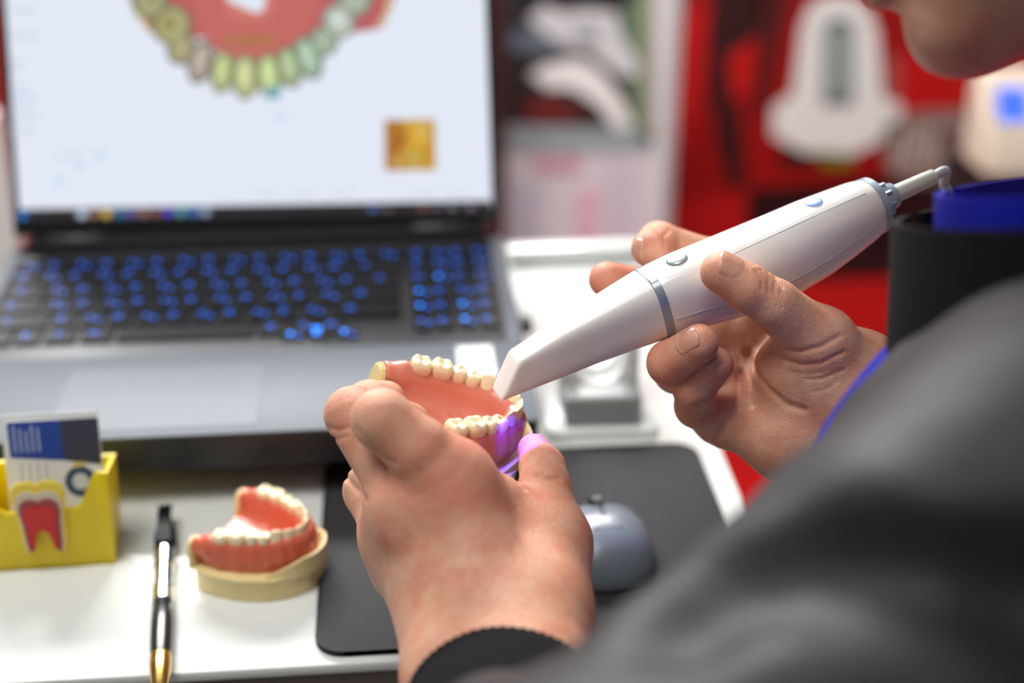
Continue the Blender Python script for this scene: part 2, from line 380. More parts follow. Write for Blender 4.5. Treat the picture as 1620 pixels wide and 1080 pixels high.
def legmesh(kind):
    if ('l', kind) not in keycache:
        bm = bmesh.new(); strokes = [[(-0.0022, -0.0022, -0.0012, 0.0022), (0.001, -0.0022, 0.002, 0.0022), (-0.0012, -0.0004, 0.001, 0.0006)], [(-0.002, 0.0012, 0.002, 0.0022), (-0.0005, -0.0022, 0.0005, 0.0012)], [(-0.002, -0.0022, -0.001, 0.0022), (-0.001, -0.0022, 0.002, -0.0012), (-0.001, 0.0012, 0.0016, 0.0022)], [(-0.0014, -0.0012, 0.0014, 0.0012)]][kind % 4]
        for a, b, c, d in strokes: bm.faces.new([bm.verts.new((x, y, 0)) for x, y in ((a, b), (c, b), (c, d), (a, d))])
        me = bpy.data.meshes.new('key_legend'); bm.to_mesh(me); bm.free(); me.materials.append(legm2 if kind >= 4 else legm); keycache[('l', kind)] = me
    return keycache[('l', kind)]
U_ = 0.01765; G_ = 0.0021
rows = [[1]*13+[1, 1], [1]*13+[2], [1.5]+[1]*12+[1.5], [1.75]+[1]*11+[2.25], [2.25]+[1]*10+[2.75], [1.25, 1, 1.25, 1.25, 5, 1.25, 1, 1.0]]
nk = 0
def key(xc, yc, wd, dp, bright=False):
    global nk
    k = link('key', keymesh(wd-G_, dp-G_), None, lap, False); k.location = (xc-lx, yc-ly, LZ-0.0018-lz)
    if wd < 0.08:
        l = link('key_legend', legmesh((nk*7+3) % 4+(4 if bright else 0)), None, k, False); l.location = (-0.002 if wd < 0.03 else -wd*0.2, 0.001, 0.00275)
        if wd < 0.019 and nk % 2 == 0:
            l = link('key_legend', legmesh(3), None, k, False); l.location = (0.0035, -0.003, 0.00275)
    nk += 1
yy = KY1-0.003
for ri, r in enumerate(rows):
    dp = 0.0150 if ri == 0 else 0.0232
    x = KX0+0.002; yc = yy-dp/2
    for wd in r:
        key(x+wd*U_/2, yc, wd*U_, dp); x += wd*U_
    npx = KX1-0.002-3.3*0.0170
    for q in range(4 if ri else 4):
        wq = 3.3*0.0170/4
        key(npx+wq*(q+.5), yc, wq, dp, bright=((ri, q) in ((2, 1), (3, 0), (4, 0), (5, 2), (4, 2))))
    yy -= dp
xa = KX0+0.002+13.05*U_-0.001
for q, (dx, dy) in enumerate(((-1, 0), (0, 0), (1, 0), (0, 0.5))):
    key(xa-0.017+dx*0.0168, yy+0.004+0.0125*(dy-0.35), 0.0166, 0.0115, bright=True)
# hinges
for hx in (LX0+0.045, LX1-0.045):
    hg = lathe('hinge', [(0.0055, -0.020), (0.0062, -0.019), (0.0062, 0.019), (0.0055, 0.020)], aluf, lap, 20); hg.rotation_euler = (0, pi/2, 0); hg.location = (hx-lx, LYB-0.004-ly, LZ+0.003-lz)
# lid
LEAN = radians(21); HV = np.array([0, sin(LEAN), cos(LEAN)]); HN = np.array([0, -cos(LEAN), sin(LEAN)]); H0 = np.array([lx, LYB, LZ+0.004])
def lidpart(name, lo, hi, m, bevel=0.0):
    o = box(name, lo, hi, m, lap, bevel); o.location = (0, LYB-ly, LZ+0.004-lz); o.rotation_euler = (-LEAN, 0, 0); return o
LW = (LX1-LX0)/2
lidpart('lid', (-LW, 0.0015, 0.002), (LW, 0.007, 0.243), aluf, 0.0015)
lidpart('bezel', (-LW+0.001, 0.0002, 0.003), (LW-0.001, 0.0016, 0.2425), mat('bezel_black', srgb(18, 18, 20), 0.45), 0.0005)
disp = lidpart('display', (-LW+0.0055, -0.0004, 0.0135), (LW-0.0055, 0.0006, 0.238), screen_mat(226, 232, 245, 1.0), 0.0)
def S(px, py, k=1):                    # pixel -> local point on the display's face
    d = (px-810)/FPX*RGT + (540-py)/FPX*UPV + FWD
    t = np.dot(H0-CAM, HN)/np.dot(d, HN); q = CAM+d*t-H0
    return (q[0], -0.0004-0.00012*k, float(np.dot(q, HV)))
def scr(name, pts, col, k=1, s=1.0): return poly(name, [S(x, y, k) for x, y in pts], screen_mat(*col, s), disp)
def blob(name, x, y, rx, ry, col, k=1, rot=0, s=1.0, n=14):
    c, sn = cos(rot), sin(rot)
    return scr(name, [(x+rx*cos(2*pi*i/n)*c-ry*sin(2*pi*i/n)*sn, y+rx*cos(2*pi*i/n)*sn+ry*sin(2*pi*i/n)*c) for i in range(n)], col, k, s)
scr('taskbar', [(21, 331), (776, 317), (777, 336), (22, 350)], (44, 40, 44), 1)
tbc = [(40, 120, 200), None, None, (190, 205, 225), (150, 110, 90), (215, 175, 80), (60, 120, 165), (110, 100, 170), (150, 110, 100), (130, 90, 90), (95, 70, 205), (80, 160, 170), (70, 120, 190), (150, 165, 190)]
for i, c in enumerate(tbc):
    if c is None: continue
    x = 36 if i == 0 else 130+(i-3)*19.5
    y = 340-(x-36)*0.0185; blob('taskbar_icon', x, y, 8, 7, c, 2)
for x, c in ((590, (90, 120, 190)), (612, (110, 100, 105)), (668, (140, 90, 80)), (690, (105, 100, 110)), (715, (130, 125, 135)), (745, (130, 120, 140))): blob('tray_icon', x, 340-(x-36)*0.0185, 7, 4, c, 2)
for y, wd in ((15, 38), (55, 45), (95, 20), (108, 18), (133, 30), (150, 45), (168, 40), (185, 45), (205, 38)): scr('menu_line', [(16, y), (16+wd, y-.5), (16+wd, y+4), (16, y+4.5)], (198, 206, 222), 1)
for x, y in ((30, 152), (157, 244), (125, 262), (92, 288)): blob('menu_mark', x, y, 7, 7, (196, 218, 240), 1)
for x in (420, 480, 540, 670, 725): scr('status_text', [(x-16, 303), (x+16, 302), (x+16, 306), (x-16, 307)], (205, 210, 224), 1)
scr('status_text', [(85, 245), (135, 244), (135, 249), (85, 250)], (212, 220, 234), 1)
# the scanned upper jaw: gum, palate and teeth as the flat picture on the display
scr('scan_gum', [(262, -128), (222, -122), (190, -100), (186, -60), (192, -40), (212, 22), (232, 48), (262, 62), (300, 60), (330, 60), (400, 92), (470, 80), (520, 55), (560, 52), (605, 45), (622, 10), (632, -40), (636, -70), (628, -105), (596, -124), (556, -128)], (186, 96, 98), 1)
scr('scan_gum_edge', [(190, -96), (197, -94), (200, -60), (204, -40), (222, 22), (240, 48), (232, 48), (212, 22), (192, -50)], (205, 190, 140), 2)
scr('scan_gum_edge', [(620, -60), (622, -98), (630, -96), (630, -50), (618, 18), (600, 46), (594, 44), (610, 16)], (210, 190, 150), 2)
scr('scan_palate', [(296, -126), (290, -70), (300, -40), (312, 30), (330, 68), (352, 90), (398, 100), (446, 92), (476, 64), (500, 25), (512, -40), (520, -70), (518, -126)], (196, 104, 100), 2)
scr('scan_palate_light', [(340, -124), (352, -40), (358, 18), (375, 30), (410, 34), (432, 20), (440, -40), (456, -124)], (206, 120, 108), 3)
scr('scan_opening', [(330, -127), (352, -60), (356, -30), (360, 2), (380, 10), (402, 20), (416, 18), (420, 0), (424, -30), (434, -60), (466, -127)], (226, 232, 245), 4)
scr('scan_band', [(350, 58), (400, 54), (440, 58), (436, 68), (400, 74), (352, 70)], (176, 116, 80), 3)
teethpx = [(222, -98, 26, 24, 0.0, (160, 160, 124)), (226, -50, 27, 26, 0.1, (166, 166, 128)), (578, -54, 27, 26, -0.1, (174, 184, 168)), (588, -100, 26, 24, 0.0, (166, 176, 160)), (238, 0, 26, 28, 0.25, (168, 168, 126)), (272, 40, 30, 30, 0.5, (172, 168, 120)), (288, 78, 20, 24, 0.5, (166, 160, 128)), (318, 98, 17, 34, 0.25, (170, 158, 146)), (352, 114, 17, 32, 0.12, (178, 186, 132)), (388, 122, 19, 34, 0.0, (186, 190, 140)), (426, 120, 18, 34, -0.1, (180, 196, 140)), (458, 106, 17, 32, -0.2, (164, 178, 140)), (488, 92, 18, 34, -0.35, (160, 182, 158)), (512, 66, 20, 22, -0.4, (166, 182, 160)), (536, 34, 24, 26, -0.5, (186, 196, 182)), (560, -4, 26, 28, -0.3, (172, 182, 164))]
for x, y, rx, ry, ro, c in teethpx: blob('scan_tooth_shade', x, y, rx+4, ry+3, tuple(int(v*0.72) for v in c), 3, ro)
for x, y, rx, ry, ro, c in teethpx: blob('scan_tooth', x, y, rx*0.82, ry*0.9, c, 5, ro)
for x, y, rx, ry, ro, c in teethpx[7:13]: blob('scan_tooth_light', x-2, y-4, rx*0.4, ry*0.6, tuple(min(255, int(v*1.18)) for v in c), 6, ro)
for x, y, c in ((268, 38, (150, 130, 70)), (286, 78, (180, 170, 120)), (535, 32, (214, 222, 220)), (240, -4, (146, 140, 96))): blob('scan_fissure', x, y, 9, 10, c, 6)
blob('scan_cursor', 433, 148, 12, 10, (110, 170, 190), 7); blob('scan_cursor', 444, 186, 9, 8, (206, 224, 244), 7)
# camera view thumbnail
scr('thumbnail', [(608, 190), (688, 189), (690, 269), (609, 270)], (196, 150, 54), 1)
scr('thumbnail_field', [(608, 190), (640, 190), (626, 230), (640, 269), (609, 270)], (172, 118, 44), 2)
scr('thumbnail_field', [(645, 192), (672, 195), (678, 230), (650, 238)], (214, 164, 50), 2)
blob('thumbnail_spot', 668, 210, 9, 13, (214, 184, 96), 3); blob('thumbnail_spot', 655, 252, 8, 14, (190, 170, 90), 3); blob('thumbnail_spot', 632, 225, 7, 20, (166, 96, 36), 3, 0.4); blob('thumbnail_spot', 628, 256, 8, 10, (196, 160, 96), 3)
# wireless receiver plugged into the right side
rcv = empty('wireless_receiver', (LX1+0.0005, 0.835, 0.030)); tag(rcv, 'tiny black wireless receiver plugged into the laptop side', 'receiver')
box('cap', (0, -0.006, 0), (0.009, 0.006, 0.008), plastic_dark, rcv, 0.0012); box('plug', (-0.0004, -0.0045, 0.0015), (0.0008, 0.0045, 0.0065), mat('plug_metal', (.6, .6, .6), .3, metal=1), rcv)
# ================================================================== things on the counter
# mouse pad
pad = tag(empty('mouse_pad', (0.0635, 0.6385, 0.0003)), 'dark grey rounded mouse pad lying under the mouse', 'mouse pad')
pm = mat('pad_cloth', srgb(58, 57, 60), 0.8, spec=0.25, noise=(80, srgb(52, 51, 54), 0.3), bump=(1800, 0.3, 0.0004))
prism('cloth', rrect(-0.1105, -0.0905, 0.1105, 0.0895, 0.014, 8), 0.0004, 0.003, pm, pad, 0.0008)
bm = bmesh.new(); ring = rrect(-0.1105, -0.0905, 0.1105, 0.0895, 0.014, 8); inn = rrect(-0.1085, -0.0885, 0.1085, 0.0875, 0.012, 8)
vo = [bm.verts.new((x, y, 0.0032)) for x, y in ring]; vi = [bm.verts.new((x, y, 0.0032)) for x, y in inn]; vob = [bm.verts.new((x, y, 0.0)) for x, y in ring]
for i in range(len(ring)):
    j = (i+1) % len(ring); bm.faces.new((vo[i], vo[j], vi[j], vi[i])); bm.faces.new((vob[i], vob[j], vo[j], vo[i]))
frombm('stitched_edge', bm, mat('pad_edge', srgb(24, 24, 26), 0.8), pad)
# mouse
mo = tag(empty('computer_mouse', (0.1020, 0.6170, 0.0037), radians(3)), 'grey wireless mouse on the dark mouse pad', 'mouse')
mg = mat('mouse_grey', srgb(118, 128, 136), 0.36, noise=(20, srgb(112, 122, 130), 0.3), coat=0.15); mk = mat('mouse_black', srgb(28, 29, 31), 0.45)
def mouse_h(x, y):                     # height of the shell, mm
    e = 1-(abs(x)/31.0)**2.6-(abs(y+1.5)/46.0)**2.7
    return (35.0-0.10*max(0, y)-0.004*(y+8)**2*0.9)*max(e, 0.0)**0.46+1.0
def mouse_shell(name, m, par, off=0.0):
    bm = bmesh.new(); n, k = 64, 22; c = bm.verts.new((0, -.0015, (mouse_h(0, -1.5)+off)*.001)); rs = []
    for i in range(1, k+1):
        f = sin(pi/2*i/k); r = []
        for j in range(n):
            t = 2*pi*j/n; q = (abs(cos(t))**2.6+abs(sin(t))**2.7)**(-1/2.65)
            x, y = 31.0*q*cos(t)*f, 46.0*q*sin(t)*f-1.5
            r.append(bm.verts.new((x*.001, y*.001, (mouse_h(x*.9999, (y+1.5)*.9999-1.5)+off)*.001)))
        rs.append(r)
    rs.append([bm.verts.new((v.co.x*.96, v.co.y*.96, 0.0)) for v in rs[-1]])
    for j in range(n): bm.faces.new((c, rs[0][j], rs[0][(j+1) % n]))
    for p, q in zip(rs[:-1], rs[1:]):
        for j in range(n): bm.faces.new((p[j], p[(j+1) % n], q[(j+1) % n], q[j]))
    return frombm(name, bm, m, par, True)
def mouse_patch(name, x0, x1, y0, y1, m, par, off, nx=10, ny=14):
    bm = bmesh.new(); g = []
    for i in range(nx+1):
        r = []
        for j in range(ny+1):
            y = y0+(y1-y0)*j/ny; xm = 31.0*max(0.05, 1-(abs(y+1.5)/46.0)**2.7)**(1/2.6)*0.94
            x = x0+(x1-x0)*i/nx; x = max(-xm, min(xm, x)); r.append(bm.verts.new((x*.001, y*.001, (mouse_h(x, y)+off)*.001)))
        g.append(r)
    for i in range(nx):
        for j in range(ny):
            try: bm.faces.new((g[i][j], g[i+1][j], g[i+1][j+1], g[i][j+1]))
            except ValueError: pass
    return frombm(name, bm, m, par, True)
mouse_shell('shell', mg, mo)
lathe('base', [(0.02, 0.0), (0.021, 0.0003), (0.021, 0.0012), (0.018, 0.0016)], mk, mo, 24).scale = (1.3, 1.95, 1)
for s in (-1, 1): mouse_patch('button', s*1.6, s*25, 9, 41, mg, mo, 0.5)
mouse_patch('centre_strip', -1.4, 1.4, -2, 40, mk, mo, 0.35, 2, 14)
wh = lathe('scroll_wheel', [(0.0085, -0.0040), (0.0112, -0.0028), (0.0112, 0.0028), (0.0085, 0.0040)], mk, mo, 28); wh.rotation_euler = (0, pi/2, 0); wh.location = (0, 0.026, 0.0215)
mouse_patch('wheel_well', -5.2, 5.2, 17, 34, mk, mo, 0.55, 8, 8)
for k in range(6): box('logo_letter', (-0.0085+k*0.003, -0.0005, 0), (-0.0065+k*0.003, 0.0012, 0.0004), mk, mo).location = (0, -0.016, mouse_h(0, -16)*.001-.0001)
mo.scale = (0.84, 0.74, 0.70)
# scanner cradle right of the laptop
cr = tag(empty('scanner_cradle', (0.122, 0.772, 0), radians(-2)), 'white and grey scanner cradle with a round saddle beside the laptop', 'cradle')
cw = mat('cradle_white', srgb(236, 238, 238), 0.25, noise=(9, srgb(230, 233, 233), 0.3)); cg = mat('cradle_grey', srgb(150, 154, 154), 0.4, noise=(9, srgb(144, 148, 148), 0.3))
prism('foot_plate', rrect(-0.034, -0.032, 0.034, 0.036, 0.008, 5), 0, 0.006, cw, cr, 0.0015)
box('front_block', (-0.0235, -0.026, 0.006), (0.0235, -0.004, 0.026), cg, cr, 0.003, 3)
def saddle(yc, th, m, nm, h=0.050):
    pts = [(-0.0245, 0.0), (0.0245, 0.0), (0.0245, h), (0.0175, h)]
    pts += [(0.0145*cos(t), 0.030-0.0145*sin(t)) for t in np.linspace(0.0, pi, 14)]
    pts += [(-0.0175, h), (-0.0245, h)]
    o = prism(nm, pts, -th/2, th/2, m, cr, 0.0); o.rotation_euler = (pi/2, 0, 0); o.location = (0, yc, 0.006); return o
saddle(0.004, 0.010, cw, 'saddle'); saddle(0.026, 0.010, cw, 'saddle')
for s in (-1, 1): box('side_wall', (s*0.0215-0.003, -0.001, 0.006), (s*0.0215+0.003, 0.031, 0.046), cw, cr, 0.002)
# yellow card holder
ch = tag(empty('card_holder', (-0.1880, 0.634, 0), radians(2)), 'yellow plastic card holder with a cut-away tooth emblem', 'card holder')
yl = mat('yellow_plastic', srgb(236, 208, 6), 0.38, noise=(15, srgb(228, 199, 4), 0.3))
def front_outline(h0, hv):
    pts = [(-0.037, 0.0), (0.0375, 0.0), (0.0405, h0), (0.0345, h0+0.0005)]
    pts += [(0.0345-0.0155*t, h0-(h0-hv)*(t*t*(3-2*t))) for t in np.linspace(0.12, 1, 8)]
    pts += [(-0.0190+(-0.0155)*t, hv+(h0-hv)*(t*t*(3-2*t))) for t in np.linspace(0, 0.88, 8)]
    pts += [(-0.0345, h0+0.0005), (-0.0405, h0)]
    return pts
def stand(nm, pts, th, m, y, par=ch, bevel=0.0008, lean=0):
    o = prism(nm, pts, 0, th, m, par, bevel); o.rotation_euler = (pi/2+lean, 0, 0); o.location = (0, y, 0); return o
stand('front_plate', front_outline(0.056, 0.0345), 0.003, yl, 0.003)
stand('back_plate', [(-0.037, 0), (0.037, 0), (0.040, 0.050), (-0.040, 0.050)], 0.0025, yl, 0.030)
box('floor_plate', (-0.0365, 0.0, 0), (0.0365, 0.030, 0.003), yl, ch, 0.0006)
for s in (-1, 1):
    bm = bmesh.new(); v = [bm.verts.new((s*(0.037+0.0035*z/0.056), y, z)) for y, z in ((0.001, 0), (0.029, 0), (0.029, 0.05), (0.001, 0.056))]; v2 = [bm.verts.new((s*(0.0345+0.0035*z/0.056), y, z)) for y, z in ((0.001, 0), (0.029, 0), (0.029, 0.05), (0.001, 0.056))]
    bm.faces.new(v); bm.faces.new(v2)
    for i in range(4): bm.faces.new((v[i], v[(i+1) % 4], v2[(i+1) % 4], v2[i]))
    frombm('side_plate', bm, yl, ch)
def tooth_pts(sc, rootw, top):
    half = [(0.0, top*0.95), (0.004, top*1.0), (0.009, top*0.985), (0.0125, top*0.91), (0.0134, top*0.76), (0.0122, top*0.60), (0.0117, top*0.40), (0.0112, 0.12*top), (0.0100, 0.0), (0.0080, 0.02*top), (0.0066, 0.24*top), (0.0046, 0.40*top), (0.0, 0.46*top)]
    return [(x*sc, y) for x, y in half]+[(-x*sc, y) for x, y in half[-2:0:-1]]
def tooth_layer(nm, sc, top, y, col, z0, th, clip=None):
    pts = tooth_pts(sc, 1, top)
    o = stand(nm, [(a, max(b, clip) if clip else b) for a, b in pts], th, mat(nm+'_plastic', srgb(*col), 0.4), y, bevel=0.0); o.location = (0.0005, y, z0); return o
tooth_layer('emblem_enamel', 1.12, 0.0420, -0.0001, (240, 214, 70), 0.0125, 0.0022)
tooth_layer('emblem_dentine', 0.97, 0.0370, -0.0023, (214, 200, 176), 0.0125, 0.0008)
tooth_layer('emblem_pulp_edge', 0.85, 0.0320, -0.0031, (160, 60, 62), 0.0130, 0.0006)
tooth_layer('emblem_pulp', 0.68, 0.0260, -0.0037, (206, 26, 24), 0.0150, 0.0006)
ch.scale = (0.90, 1, 1)
# business cards standing in the holder
def card(xo, y, lean, h, wd, label, rz=0.0):
    c = empty('business_card', (-0.1880+xo, 0.634+y, 0.0032), radians(2)+rz); tag(c, label, 'card', 'cards in the yellow holder')
    c.rotation_euler = (-lean, 0, radians(2)+rz)
    box('paper', (-wd/2, 0, 0), (wd/2, 0.0006, h), mat('card_white', srgb(232, 234, 236), 0.5, noise=(12, srgb(226, 229, 232), 0.3)), c)
    return c
c1 = card(0.0075, 0.006, radians(13), 0.0755, 0.047, 'front card with blue and charcoal band in the yellow holder')
def cp(nm, pts, col, k=1): return poly(nm, [(x, -0.0001*k, z-0.0105) for x, z in pts], print_mat(*col), c1)
cp('blue_band', [(-0.0225, 0.0665), (0.004, 0.0635), (0.004, 0.0855), (-0.0225, 0.0855)], (36, 70, 158))
cp('charcoal_band', [(0.004, 0.0635), (0.0232, 0.060), (0.0232, 0.0855), (0.004, 0.0855)], (58, 62, 78))
for k in range(5): cp('card_text', [(-0.020+k*0.0030, 0.069), (-0.0190+k*0.0030, 0.069), (-0.0190+k*0.0030, 0.0835-0.0015*(k % 3)), (-0.020+k*0.0030, 0.0835-0.0015*(k % 3))], (172, 186, 220), 2)
for k in range(4): cp('card_text', [(-0.018+k*0.0042, 0.046), (-0.0172+k*0.0042, 0.046), (-0.0172+k*0.0042, 0.0635), (-0.018+k*0.0042, 0.0635)], (188, 192, 200))
ring = [(0.0115+0.008*cos(t), 0.0515+0.0085*sin(t)) for t in np.linspace(0, 2*pi, 20)[:-1]]; cp('card_emblem', ring, (64, 84, 112), 1)
cp('card_emblem', [(0.0115+0.0042*cos(t), 0.0515+0.0045*sin(t)) for t in np.linspace(0, 2*pi, 16)[:-1]], (206, 214, 222), 2)
cp('card_emblem', [(0.008, 0.059), (0.015, 0.060), (0.013, 0.0625), (0.009, 0.062)], (214, 196, 120), 2)
cp('card_emblem', [(0.014, 0.045), (0.018, 0.038), (0.021, 0.041), (0.017, 0.047)], (80, 96, 120), 2)
card(0.0055, 0.0085, radians(13), 0.0775, 0.049, 'plain white card just behind the printed card', radians(-1.5))
# pen lying towards the front edge
pa, pb = G(263, 812, 0.006), G(252, 1100, 0.006)
ang = math.atan2(pb[1]-pa[1], pb[0]-pa[0]); L = float(np.linalg.norm(pb[:2]-pa[:2]))
pen = tag(empty('ballpoint_pen', (pa[0], pa[1], 0.0060)), 'black and chrome pen with a gold end lying by the yellow holder', 'pen')
pen.rotation_euler = (0, pi/2, ang)
chrome = mat('pen_chrome', (0.78, 0.78, 0.80), 0.12, metal=1); pbk = mat('pen_black', srgb(22, 22, 24), 0.28); gold = mat('pen_gold', srgb(206, 170, 92), 0.22, metal=1)
pblk = mat('pen_matt_black', srgb(16, 16, 18), 0.6, spec=0.2)
lathe('clip_cap', [(0.0008, 0.0), (0.0026, 0.004), (0.0046, 0.013), (0.0058, 0.022), (0.0058, 0.034), (0.0050, 0.036)], pblk, pen, 24)
lathe('chrome_sleeve', [(0.0046, 0.036), (0.0054, 0.0365), (0.0054, 0.052), (0.0047, 0.0525), (0.0047, 0.070), (0.0055, 0.0705), (0.0055, 0.083), (0.0047, 0.0835)], chrome, pen, 24)
lathe('barrel', [(0.0048, 0.0835), (0.0051, 0.084), (0.0054, 0.100), (0.0053, 0.118), (0.0048, 0.125)], pbk, pen, 24)
lathe('gold_nose', [(0.0052, 0.125), (0.0054, 0.126), (0.0052, 0.134), (0.0042, 0.146), (0.0020, 0.156), (0.0006, 0.159)], gold, pen, 24)
bm = bmesh.new()
for z, yv, h in ((0.000, 0.0045, 0.0012), (0.012, 0.0068, 0.0014), (0.028, 0.0066, 0.0014), (0.036, 0.0058, 0.0010)): 
    for s in (-1, 1):
        for q in (0, h): bm.verts.new((-(yv+q), s*0.0036, z))
bm.verts.ensure_lookup_table(); vv = list(bm.verts)
for i in range(3):
    a, b = vv[4*i:4*i+4], vv[4*i+4:4*i+8]
    for p, q in ((0, 1), (1, 3), (3, 2), (2, 0)): bm.faces.new((a[p], a[q], b[q], b[p]))
bm.faces.new((vv[0], vv[1], vv[3], vv[2])); bm.faces.new((vv[12], vv[13], vv[15], vv[14]))
frombm('clip', bm, pblk, pen)
# ================================================================== jaw models (local mm -> m; x lateral, y anterior, z towards the biting side)
enamel = mat('tooth_ivory', srgb(236, 219, 178), 0.25, sss=0.15, noise=(260, srgb(241, 227, 190), 0.25), coat=0.25)
gumm = mat('gum_pink', srgb(220, 138, 116), 0.34, sss=0.2, noise=(90, srgb(212, 124, 102), 0.3), bump=(500, 0.08, 0.0006), coat=0.2)
gumd = mat('gum_red', srgb(222, 112, 84), 0.34, sss=0.15, noise=(90, srgb(212, 98, 72), 0.3), coat=0.2)
cream = mat('model_stone', srgb(240, 221, 163), 0.42, noise=(120, srgb(233, 212, 150), 0.3))
def arch(s):                           # s in [-1, 1] from one second molar to the other; returns x, y
    t = s*1.30
    return 26.0*np.sin(t)/np.sin(1.30), 47.0*(np.cos(t)-np.cos(1.30))/(1-np.cos(1.30))
_S = np.linspace(-1.25, 1.25, 1001); _X = np.stack(arch(_S), 1); _L = np.concatenate([[0], np.cumsum(np.linalg.norm(np.diff(_X, axis=0), axis=1))]); _L -= np.interp(0, _S, _L)
def arch_len(l):
    s = np.interp(l, _L, _S); x, y = arch(s); x2, y2 = arch(s+0.01); d = np.array([x2-x, y2-y]); d /= np.linalg.norm(d)
    return np.array([x, y]), d
# name, width, bucco-lingual depth, height
TEETH = [('central_incisor', 8.2, 6.6, 9.6), ('lateral_incisor', 6.8, 6.0, 8.8), ('canine', 7.4, 7.4, 9.6), ('first_premolar', 7.0, 8.6, 7.8), ('second_premolar', 6.9, 8.8, 7.4), ('first_molar', 10.4, 10.6, 7.2), ('second_molar', 9.8, 10.4, 6.8)]
def tooth_mesh(wd, dp, h, kind):
    bm = bmesh.new(); n = 28; rings = []
    molar = 'molar' in kind
    if molar:
        big = kind.endswith('_molar') and 'pre' not in kind
        cusps = [(-.26, -.26, 0.85), (.26, -.26, 0.8), (-.26, .27, 1.0), (.26, .27, 0.95)] if big else [(0, .26, 1.15), (0, -.26, 0.85)]
        prof = [(-4.5, .70), (-1.0, .80), (0.5, .90), (2.2, .985), (3.8, 1.0), (5.0, .95), (5.9, .87)]
        zt = h-1.6
        for z, s in prof: rings.append((min(z*h/7.2, zt), s))
        tops = [.76, .62, .46, .30, .15]
    else:
        prof = [(-4.5, .62, .75), (0, .74, .92), (1.5, .86, 1.0), (3.2, .96, .90), (h*.55, 1.0, .66), (h*.75, 1.0, .46), (h*.9, .97, .30), (h*.98, .90, .20), (h, .80, .10)]
    vr = []
    def se(t, e): return np.sign(cos(t))*abs(cos(t))**e, np.sign(sin(t))*abs(sin(t))**e
    if molar:
        e = 0.72
        for z, s in rings:
            vr.append([bm.verts.new((se(2*pi*k/n, e)[0]*wd/2*s*(1+0.03*cos(4*pi*k/n)), se(2*pi*k/n, e)[1]*dp/2*s, z)) for k in range(n)])
        for s in tops:
            r = []
            for k in range(n):
                x = se(2*pi*k/n, e)[0]*s/2; y = se(2*pi*k/n, e)[1]*s/2
                z = zt+0.15
                for cx, cy, ch in cusps: z += ch*exp(-((x-cx)**2+(y-cy)**2)/0.038)
                z -= 0.9*exp(-(x*x*3+y*y)/0.020)+0.35*exp(-(x*x)/0.004)*0.6
                r.append(bm.verts.new((x*wd, y*dp, z)))
            vr.append(r)
        c = bm.verts.new((0, 0, zt-0.6))
    else:
        for z, sw, sd in prof:
            lean = 0.35*max(z, 0)/h
            bend = (0.18 if kind == 'canine' else 0.0)
            r = []
            for k in range(n):
                cx, cy = se(2*pi*k/n, 0.85)
                x = cx*wd/2*sw; zz = z
                if kind == 'canine' and z > h*.5: zz = z+1.4*(1-abs(cx)*1.5)*(z/h-.5)
                r.append(bm.verts.new((x, cy*dp/2*sd+lean*1.6*max(z, 0)/h, zz)))
            vr.append(r)
        c = bm.verts.new((0, 0.55, h+0.05+(0.6 if kind == 'canine' else 0)))
    for a, b in zip(vr[:-1], vr[1:]):
        for k in range(n): bm.faces.new((a[k], a[(k+1) % n], b[(k+1) % n], b[k]))
    for k in range(n): bm.faces.new((vr[-1][k], vr[-1][(k+1) % n], c))
    bm.faces.new(vr[0][::-1])
    for v in bm.verts: v.co *= 0.001
    bmesh.ops.recalc_face_normals(bm, faces=bm.faces)
    me = bpy.data.meshes.new('tooth'); bm.to_mesh(me); bm.free(); me.materials.append(enamel); me.shade_smooth(); return me
TM = [tooth_mesh(wd, dp, h, nm) for nm, wd, dp, h in TEETH]
tpos = []
for s in (-1, 1):
    l = 0.0
    for i, (nm, wd, dp, h) in enumerate(TEETH):
        c, d = arch_len(s*(l+wd*0.49)); l += wd*0.965; tpos.append((i, s, c, d))
NECK = -7.6
